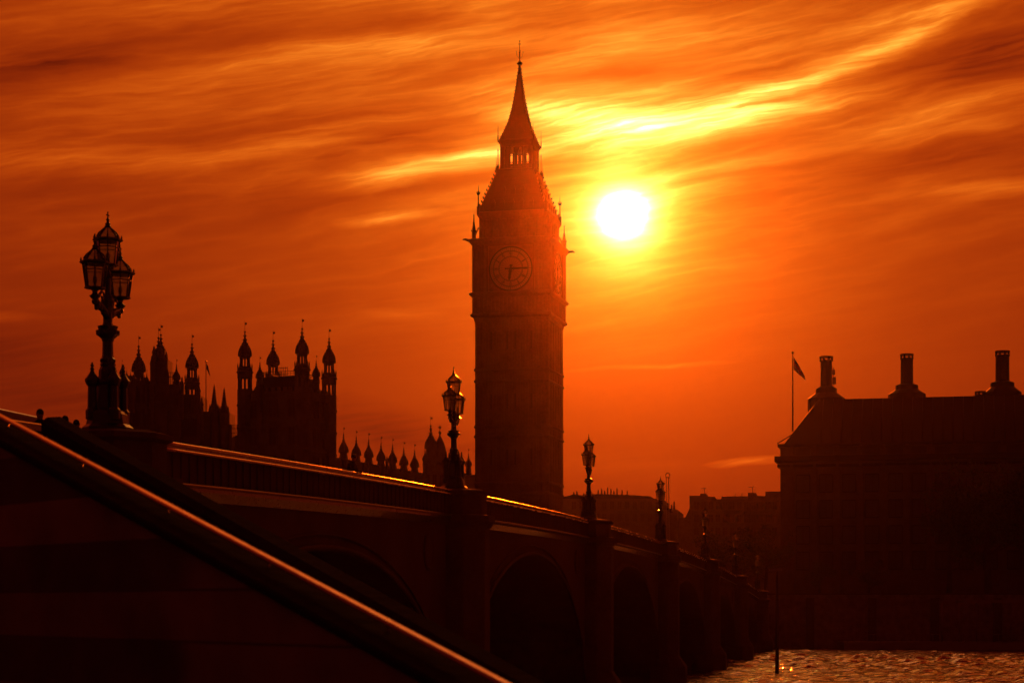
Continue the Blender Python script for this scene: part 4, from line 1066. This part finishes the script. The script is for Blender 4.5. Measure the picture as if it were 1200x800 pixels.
# slender mast with ringed head
ms = thing('mast', (PX(783, 400), 400, GZ), 'slender lattice mast with a rounded head beside the small fourth lantern', 'mast')
b = MB(); Y = 400; x = PX(783.8, Y)
for s in (-.28, .28): b.tube([(x+s, Y, GZ), (x+s*.9-.3, Y, PZ(558, Y))], .07, 5)
for i in range(50):
    z = GZ+2+i*.5
    if z < PZ(559, Y): b.tube([(x-.3, Y, z), (x+.2, Y, z+.4)], .035, 4)
b.build('lattice', STEEL, ms)
b = MB(); b.tube([(x-.25+.42*math.cos(t), Y, PZ(556.5, Y)+.5*math.sin(t)) for t in [2*PI*i/14 for i in range(14)]], .09, 5, closed=True); b.build('mast_head', STEEL, ms)

# distant rows that close the horizon on both sides
for i, (x, Y, w, h, lab) in enumerate(((-230, 560, 120, 12, 'far flat city block beyond the palace, leftmost on the horizon'), (-95, 600, 90, 12, 'far low city block hidden behind the four-turret tower'), (260, 560, 130, 24, 'far city block beyond the chimneyed building'))):
    t = thing('city_block', (x, Y, GZ), lab, 'building')
    b = MB(); b.box((x, Y, GZ+h/2), (w, 30, h)); b.build('wall', CONC, t)
    b = MB(); b.box((x, Y, GZ+h+1), (w*.9, 24, 2.5), taper=.85); b.build('roof', SLATE, t)

# ------------------------------------------------------------------ trees on the far bank
def make_tree(seed, H_=14.0, W_=5.0, nleaf=5200):
    rnd = random.Random(seed)
    root = empty('plane_tree', (0, 0, 0), 'x', 'tree', 'trees on the far river bank')
    b = MB(); tips = []
    b.tube([(0, 0, 0), (.1, .05, H_*.2), (-.05, .1, H_*.42), (.1, 0, H_*.7)], [.42, .34, .26, .1], 8)
    for i in range(11):
        a = rnd.uniform(0, 2*PI); z0 = H_*rnd.uniform(.25, .6); l = W_*rnd.uniform(.5, .95); z1 = z0+H_*rnd.uniform(.1, .3)
        e = Vector((l*math.cos(a), l*math.sin(a), z1)); m_ = Vector((l*.45*math.cos(a+.2), l*.45*math.sin(a+.2), (z0+z1)/2-.2))
        b.tube([(0, 0, z0), m_, e], [.15, .1, .04], 5); tips.append(e); tips.append(m_+Vector((0, 0, 1.2)))
    b.build('trunk', BARK, root, origin=(0, 0, 0))
    for i in range(14): tips.append(Vector((rnd.gauss(0, W_*.35), rnd.gauss(0, W_*.35), H_*rnd.uniform(.55, .95))))
    bm = bmesh.new()
    cl = [(t, rnd.uniform(.9, 1.9)) for t in tips]
    for i in range(nleaf):
        t, r = rnd.choice(cl)
        d = Vector((rnd.gauss(0, 1), rnd.gauss(0, 1), rnd.gauss(0, .8))).normalized()*r*rnd.uniform(.35, 1)**.5
        p = t+d; s = rnd.uniform(.10, .24)
        u = Vector((rnd.gauss(0, 1), rnd.gauss(0, 1), rnd.gauss(0, 1))).normalized(); v = u.orthogonal().normalized()
        bm.faces.new([bm.verts.new(p+u*s), bm.verts.new(p+v*s*.6), bm.verts.new(p-u*s), bm.verts.new(p-v*s*.6)])
    me = bpy.data.meshes.new('crown'); bm.to_mesh(me); bm.free(); me.materials.append(LEAF)
    c = bpy.data.objects.new('crown', me); COL.objects.link(c); c.parent = root
    return root
protos = [make_tree(11), make_tree(23, 14, 5.6), make_tree(37, 14, 4.6)]
trees = [ # column, row of the top, distance, label
 (1112, 566, 300, 0, 'tall dark tree in front of the second and third chimneys of the stone building'),
 (1158, 536, 297, 1, 'tallest dark tree on the far bank, below the third chimney'),
 (1206, 528, 294, 2, 'dark tree cut by the right edge of the picture'),
 (838, 620, 330, 0, 'small dark tree at the end of the bridge, below the block with aerials'),
 (868, 612, 335, 2, 'bushy dark tree between the bridge end and the flat-roofed block'),
 (898, 617, 326, 1, 'dark tree beside the left foot of the chimneyed building'),
 (960, 650, 300, 2, 'low dark tree below the first chimney on the far embankment'),
 (1018, 655, 300, 1, 'low dark tree on the embankment between the first and second chimneys')]
usedp = set()
for px, py, Y, k, lab in trees:
    o = protos[k] if k not in usedp else copy_tree(protos[k]); usedp.add(k)
    hgt = PZ(py, Y)-GZ; s = hgt/14.0
    o.location = (PX(px, Y), Y, GZ); o.scale = (max(s, .55), max(s, .55), s); o.rotation_euler = (0, 0, random.uniform(0, 6)); o['label'] = lab

# ------------------------------------------------------------------ pier pontoon and mooring pile
pp = thing('boat_pier', (PX(1080, 272), 272, 0), 'long low landing stage moored under the far river wall on the right', 'pier')
xa, xb, Y = PX(985, 272), PX(1290, 272), 272
b = MB(); b.box(((xa+xb)/2, Y, .45), (xb-xa, 6, 1.5)); b.build('pontoon', STEEL, pp)
b = MB(); b.box(((xa+xb)/2+8, Y, PZ(704, Y)), (xb-xa-18, 5, .35)); b.build('canopy', STEEL, pp)
for i in range(8): x = xa+14+i*(xb-xa-20)/7; b = MB(); b.tube([(x, Y-2, 1.1), (x, Y-2, PZ(705.5, Y))], .1, 6); b.build('post', STEEL, pp)
b = MB()
for i in range(40): x = xa+.5+i*(xb-xa-1)/39; b.tube([(x, Y-2.9, 1.2), (x, Y-2.9, 2.3)], .04, 4)
b.tube([(xa+.5, Y-2.9, 2.3), (xb-.5, Y-2.9, 2.3)], .05, 5); b.build('railing', STEEL, pp)
Y = 180; x = PX(910.5, Y)
mo = thing('mooring_pile', (x, Y, 0), 'lone dark timber post with a small crosspiece standing in the bright water', 'post')
b = MB(); b.tube([(x, Y, -1), (x+.02, Y, 4), (x-.03, Y, PZ(668, Y))], [.19, .17, .14], 10); b.build('post', WOOD, mo)
b = MB(); b.box((x-.15, Y-.1, PZ(667, Y)), (1.25, .12, .22)); b.build('crosspiece', STEEL, mo)

# ------------------------------------------------------------------ people on the bridge
def make_person(name, h, lean, coatm, pose, label, group=None):
    """continuous skinned figure, facing +x, height h"""
    root = empty(name, (0, 0, 0), label, 'person', group)
    k = h/1.75
    P = {}; V = []; E = []; RR = []
    def add(n, p, r, par=None):
        P[n] = len(V); V.append(Vector(p)*k); RR.append(r*k)
        if par is not None: E.append((P[par], P[n]))
    lx = lean
    add('pelvis', (0, 0, .95), .155); add('waist', (lx*.3, 0, 1.10), .135, 'pelvis'); add('chest', (lx*.7, 0, 1.32), .165, 'waist')
    add('shoulders', (lx, 0, 1.45), .10, 'chest'); add('neck', (lx*1.1, 0, 1.53), .058, 'shoulders'); add('head0', (lx*1.15+.01, 0, 1.60), .085, 'neck'); add('head1', (lx*1.2+.02, 0, 1.68), .085, 'head0')
    for s, nm in ((1, 'l'), (-1, 'r')):
        sw = pose.get('step', .1)*s
        add('hip'+nm, (0, s*.09, .90), .10, 'pelvis'); add('knee'+nm, (sw*.6+.03, s*.10, .50), .065, 'hip'+nm); add('ankle'+nm, (sw, s*.10, .09), .042, 'knee'+nm); add('toe'+nm, (sw+.17, s*.11, .04), .035, 'ankle'+nm)
        add('sh'+nm, (lx, s*.19, 1.42), .062, 'shoulders')
        if pose.get('lean'): add('el'+nm, (lx+.08, s*.24, 1.17), .045, 'sh'+nm); add('wr'+nm, (lx+.33, s*.14, 1.16), .032, 'el'+nm); add('ha'+nm, (lx+.41, s*.12, 1.16), .035, 'wr'+nm)
        else: add('el'+nm, (lx-.02-sw*.3, s*.24, 1.14), .045, 'sh'+nm); add('wr'+nm, (lx+.08-sw*.5, s*.23, .90), .032, 'el'+nm); add('ha'+nm, (lx+.11-sw*.5, s*.22, .81), .035, 'wr'+nm)
    me = bpy.data.meshes.new('body'); me.from_pydata(V, E, []); o = bpy.data.objects.new('body', me); COL.objects.link(o)
    md = o.modifiers.new('s', 'SKIN')
    for i, v in enumerate(me.skin_vertices[0].data): v.radius = (RR[i], RR[i]); v.use_root = (i == 0)
    sb = o.modifiers.new('d', 'SUBSURF'); sb.levels = 2
    bpy.context.view_layer.update()
    m2 = bpy.data.meshes.new_from_object(o.evaluated_get(bpy.context.evaluated_depsgraph_get()))
    bpy.data.objects.remove(o)
    m2.materials.clear(); m2.materials.append(coatm); m2.materials.append(SKIN)
    for p in m2.polygons:
        p.use_smooth = True
        c = p.center; p.material_index = 1 if c.z > 1.535*k else 0
    bo = bpy.data.objects.new('body', m2); COL.objects.link(bo); bo.parent = root
    b = MB(); hx = (lx*1.2+.0)*k
    b.ball((hx, 0, 1.69*k), .098*k, 12, (1, .88, 1.0)); b.build('hair', HAIR, root, origin=(0, 0, 0))
    b = MB(); b.ball((hx+.105*k, 0, 1.655*k), .018*k, 6, (1.2, .8, 1.4))
    for s in (-1, 1): b.ball((hx+.01, s*.085*k, 1.655*k), .022*k, 6, (.8, .5, 1.4))
    b.build('face', SKIN, root, origin=(0, 0, 0))
    return root
def deck(Y): return top(Y)-1.13
ppl = [(408.5, 67.0, 533.0, COAT2, .16, {'lean': 1, 'step': .05}, -PI*.05, 'person leaning on the bridge parapet below the first small turrets of the long palace range'),
       (47.5, 47.5, 480.5, COAT1, .02, {'step': .2}, -PI/2, 'person walking, head above the parapet farthest left near the picture edge'),
       (76.0, 47.5, 488.0, COAT3, .02, {'step': .25}, PI/2, 'person whose head shows above the parapet, middle of three left of the nearest lantern'),
       (89.5, 49.5, 492.8, COAT1, .0, {'step': .2}, PI/2, 'person whose head shows just left of the nearest lantern base')]
for px, Y, py, cm, ln, pose, rz, lab in ppl:
    z0 = deck(Y); hgt = PZ(py, Y)-z0
    o = make_person('person', hgt, ln, cm, pose, lab, 'people on the bridge')
    o.location = (PX(px, Y), Y, z0); o.rotation_euler = (0, 0, rz-math.atan(BK))
# dark van whose roof shows over the parapet
vz = deck(53)-.15
vn = empty('van', (PX(-8, 53.5), 53.5, vz), 'dark van driving over the bridge, roof just above the parapet at the far left edge', 'van', rz=PI/2-math.atan(BK))
hv = PZ(480.5, 52.5)-vz
b = MB(); pts = [(-2.6, .35), (2.6, .35), (2.65, 1.0), (1.9, 1.15), (1.35, hv-.12), (1.1, hv), (-2.5, hv), (-2.6, hv-.15)]
b.prism([Vector((x, -.95, z)) for x, z in pts], Vector((0, 1.9, 0))); bo = b.build('body', VANP, vn, origin=(0, 0, 0))
bv = bo.modifiers.new('b', 'BEVEL'); bv.width = .08; bv.segments = 3
b = MB(); b.box((.55, -.955, hv*.72), (1.1, .03, .5)); b.box((.55, .955, hv*.72), (1.1, .03, .5)); b.build('side_window', WINDOW, vn, origin=(0, 0, 0))
b = MB(); b.box((1.66, 0, hv*.76), (.04, 1.6, .75), ry=-.45); b.build('windscreen', WINDOW, vn, origin=(0, 0, 0))
for x in (-1.6, 1.6):
    for y in (-.85, .85):
        b = MB(); b.lathe([(.34, -.11), (.36, -.08), (.36, .08), (.34, .11)], 20); bmesh.ops.transform(b.bm, matrix=Matrix.Translation((x, y, .36)) @ Matrix.Rotation(PI/2, 4, 'X'), verts=b.bm.verts[:]); b.build('wheel', RUBBER, vn, origin=(0, 0, 0))

# ------------------------------------------------------------------ foreground stair walls
# line of the handrail: from above left to below right
ra = Vector((PX(0, 18), 18, PZ(490, 18))); rb = Vector((PX(585, 12), 12, PZ(801, 12)))
dr = (rb-ra)
r0 = ra-dr*.5; r1 = rb+dr*.55
base = CZ-1.66
def sloped_wall(b, p, q, thick, drop):
    n = Vector((-(q-p).y, (q-p).x, 0)).normalized()*thick
    n = -n if n.y > 0 else n
    pts = [p+Vector((0, 0, -drop)), q+Vector((0, 0, -drop)), Vector((q.x, q.y, base-1)), Vector((p.x, p.y, base-1))]
    b.prism(pts, n)
sw = thing('stair_wall', (ra.x, ra.y, base), 'dark stone stair wall with a bright handrail sloping across the near left corner', 'stair wall')
b = MB(); sloped_wall(b, r0, r1, .20, .16); b.build('wall', ASHLAR, sw)
nrm = Vector((-dr.y, dr.x, 0)).normalized(); nrm = nrm if nrm.y < 0 else -nrm
b = MB()
sec = [(-.16, -.155), (-.16, -.06), (.10, -.065), (.22, -.09), (.24, -.11), (.24, -.155)]
ra_ = [b.bm.verts.new(r0+nrm*o_+Vector((0, 0, z_))) for o_, z_ in sec]; rb_ = [b.bm.verts.new(r1+nrm*o_+Vector((0, 0, z_))) for o_, z_ in sec]
b.bm.faces.new(ra_); b.bm.faces.new(list(reversed(rb_)))
for i in range(len(sec)): b.bm.faces.new((ra_[i], ra_[(i+1) % len(sec)], rb_[(i+1) % len(sec)], rb_[i]))
b.build('coping', SHADESTONE, sw)
b = MB(); sec = [(.012, -.008), (.018, 0), (.018, .010), (.014, .020), (.004, .027), (-.035, .030), (-.046, .022), (-.05, 0), (-.05, -.008)]
ra_ = [b.bm.verts.new(r0+nrm*o_+Vector((0, 0, z_))) for o_, z_ in sec]; rb_ = [b.bm.verts.new(r1+nrm*o_+Vector((0, 0, z_))) for o_, z_ in sec]
b.bm.faces.new(ra_); b.bm.faces.new(list(reversed(rb_)))
for i in range(len(sec)): f_ = b.bm.faces.new((ra_[i], ra_[(i+1) % len(sec)], rb_[(i+1) % len(sec)], rb_[i])); f_.smooth = 0 < i < 4
b.build('handrail', BRASS, sw)
b = MB()
n = int((r1-r0).length/1.6)
for i in range(n): p = r0+(r1-r0)*((i+.5)/n)+nrm*.06; b.tube([p+Vector((0, 0, -.10))-nrm*.1, p+Vector((0, 0, -.02))-nrm*.1], .010, 6)
b.build('rail_bracket', STEEL, sw)
# second wall beyond
sa = Vector((PX(120, 27), 27, PZ(515, 27))); sb_ = Vector((PX(640, 17), 17, PZ(800, 17)))
ds = sb_-sa; s0 = sa-ds*.16; s1 = sb_+ds*.5
w2 = thing('stair_parapet', (sa.x, sa.y, base), 'plain dark stone parapet sloping down beyond the bright handrail', 'stair wall')
b = MB(); sloped_wall(b, s0, s1, .24, .3); b.build('wall', ASHLAR, w2)
n2 = Vector((-ds.y, ds.x, 0)).normalized(); n2 = n2 if n2.y < 0 else -n2
b = MB(); sec = [(-.04, -.295), (-.04, -.06), (0, 0), (.20, -.02), (.29, -.09), (.29, -.295)]
ra_ = [b.bm.verts.new(s0+n2*o_+Vector((0, 0, z_))) for o_, z_ in sec]; rb_ = [b.bm.verts.new(s1+n2*o_+Vector((0, 0, z_))) for o_, z_ in sec]
b.bm.faces.new(ra_); b.bm.faces.new(list(reversed(rb_)))
for i in range(len(sec)): b.bm.faces.new((ra_[i], ra_[(i+1) % len(sec)], rb_[(i+1) % len(sec)], rb_[i]))
b.build('coping', SHADESTONE, w2)
# stair flight between the two walls
b = MB(); steps = 34
for i in range(steps):
    t0 = i/steps; nrm_b = -nrm; p = r0+(r1-r0)*(t0+.5/steps)+nrm_b*.08; zt = p.z-1.05
    if zt < base+.02: break
    wv = 1.45
    b.box((p.x+nrm_b.x*wv/2, p.y+nrm_b.y*wv/2, (zt+base-.5)/2), ((r1-r0).xy.length/steps-.002, wv, zt-base+.5), rz=math.atan2(dr.y, dr.x))
o = b.build('steps', GRANITE); o['kind'] = 'structure'

# ------------------------------------------------------------------ haze
def haze():
    b = MB(); b.box((0, 0, 58), (1900, 1900, 122)); 
    m = bpy.data.materials.new('haze'); m.use_nodes = True; t = m.node_tree; t.nodes.clear()
    out = N(t, 'ShaderNodeOutputMaterial'); v = N(t, 'ShaderNodeVolumePrincipled')
    v.inputs['Color'].default_value = (.95, .93, .9, 1); v.inputs['Density'].default_value = HAZE_D; v.inputs['Anisotropy'].default_value = HAZE_G
    t.links.new(v.outputs[0], out.inputs['Volume'])
    o = b.build('haze', m); o['kind'] = 'stuff'; o.display_type = 'WIRE'
HAZE_D = 2.0e-5; HAZE_G = .965
haze()
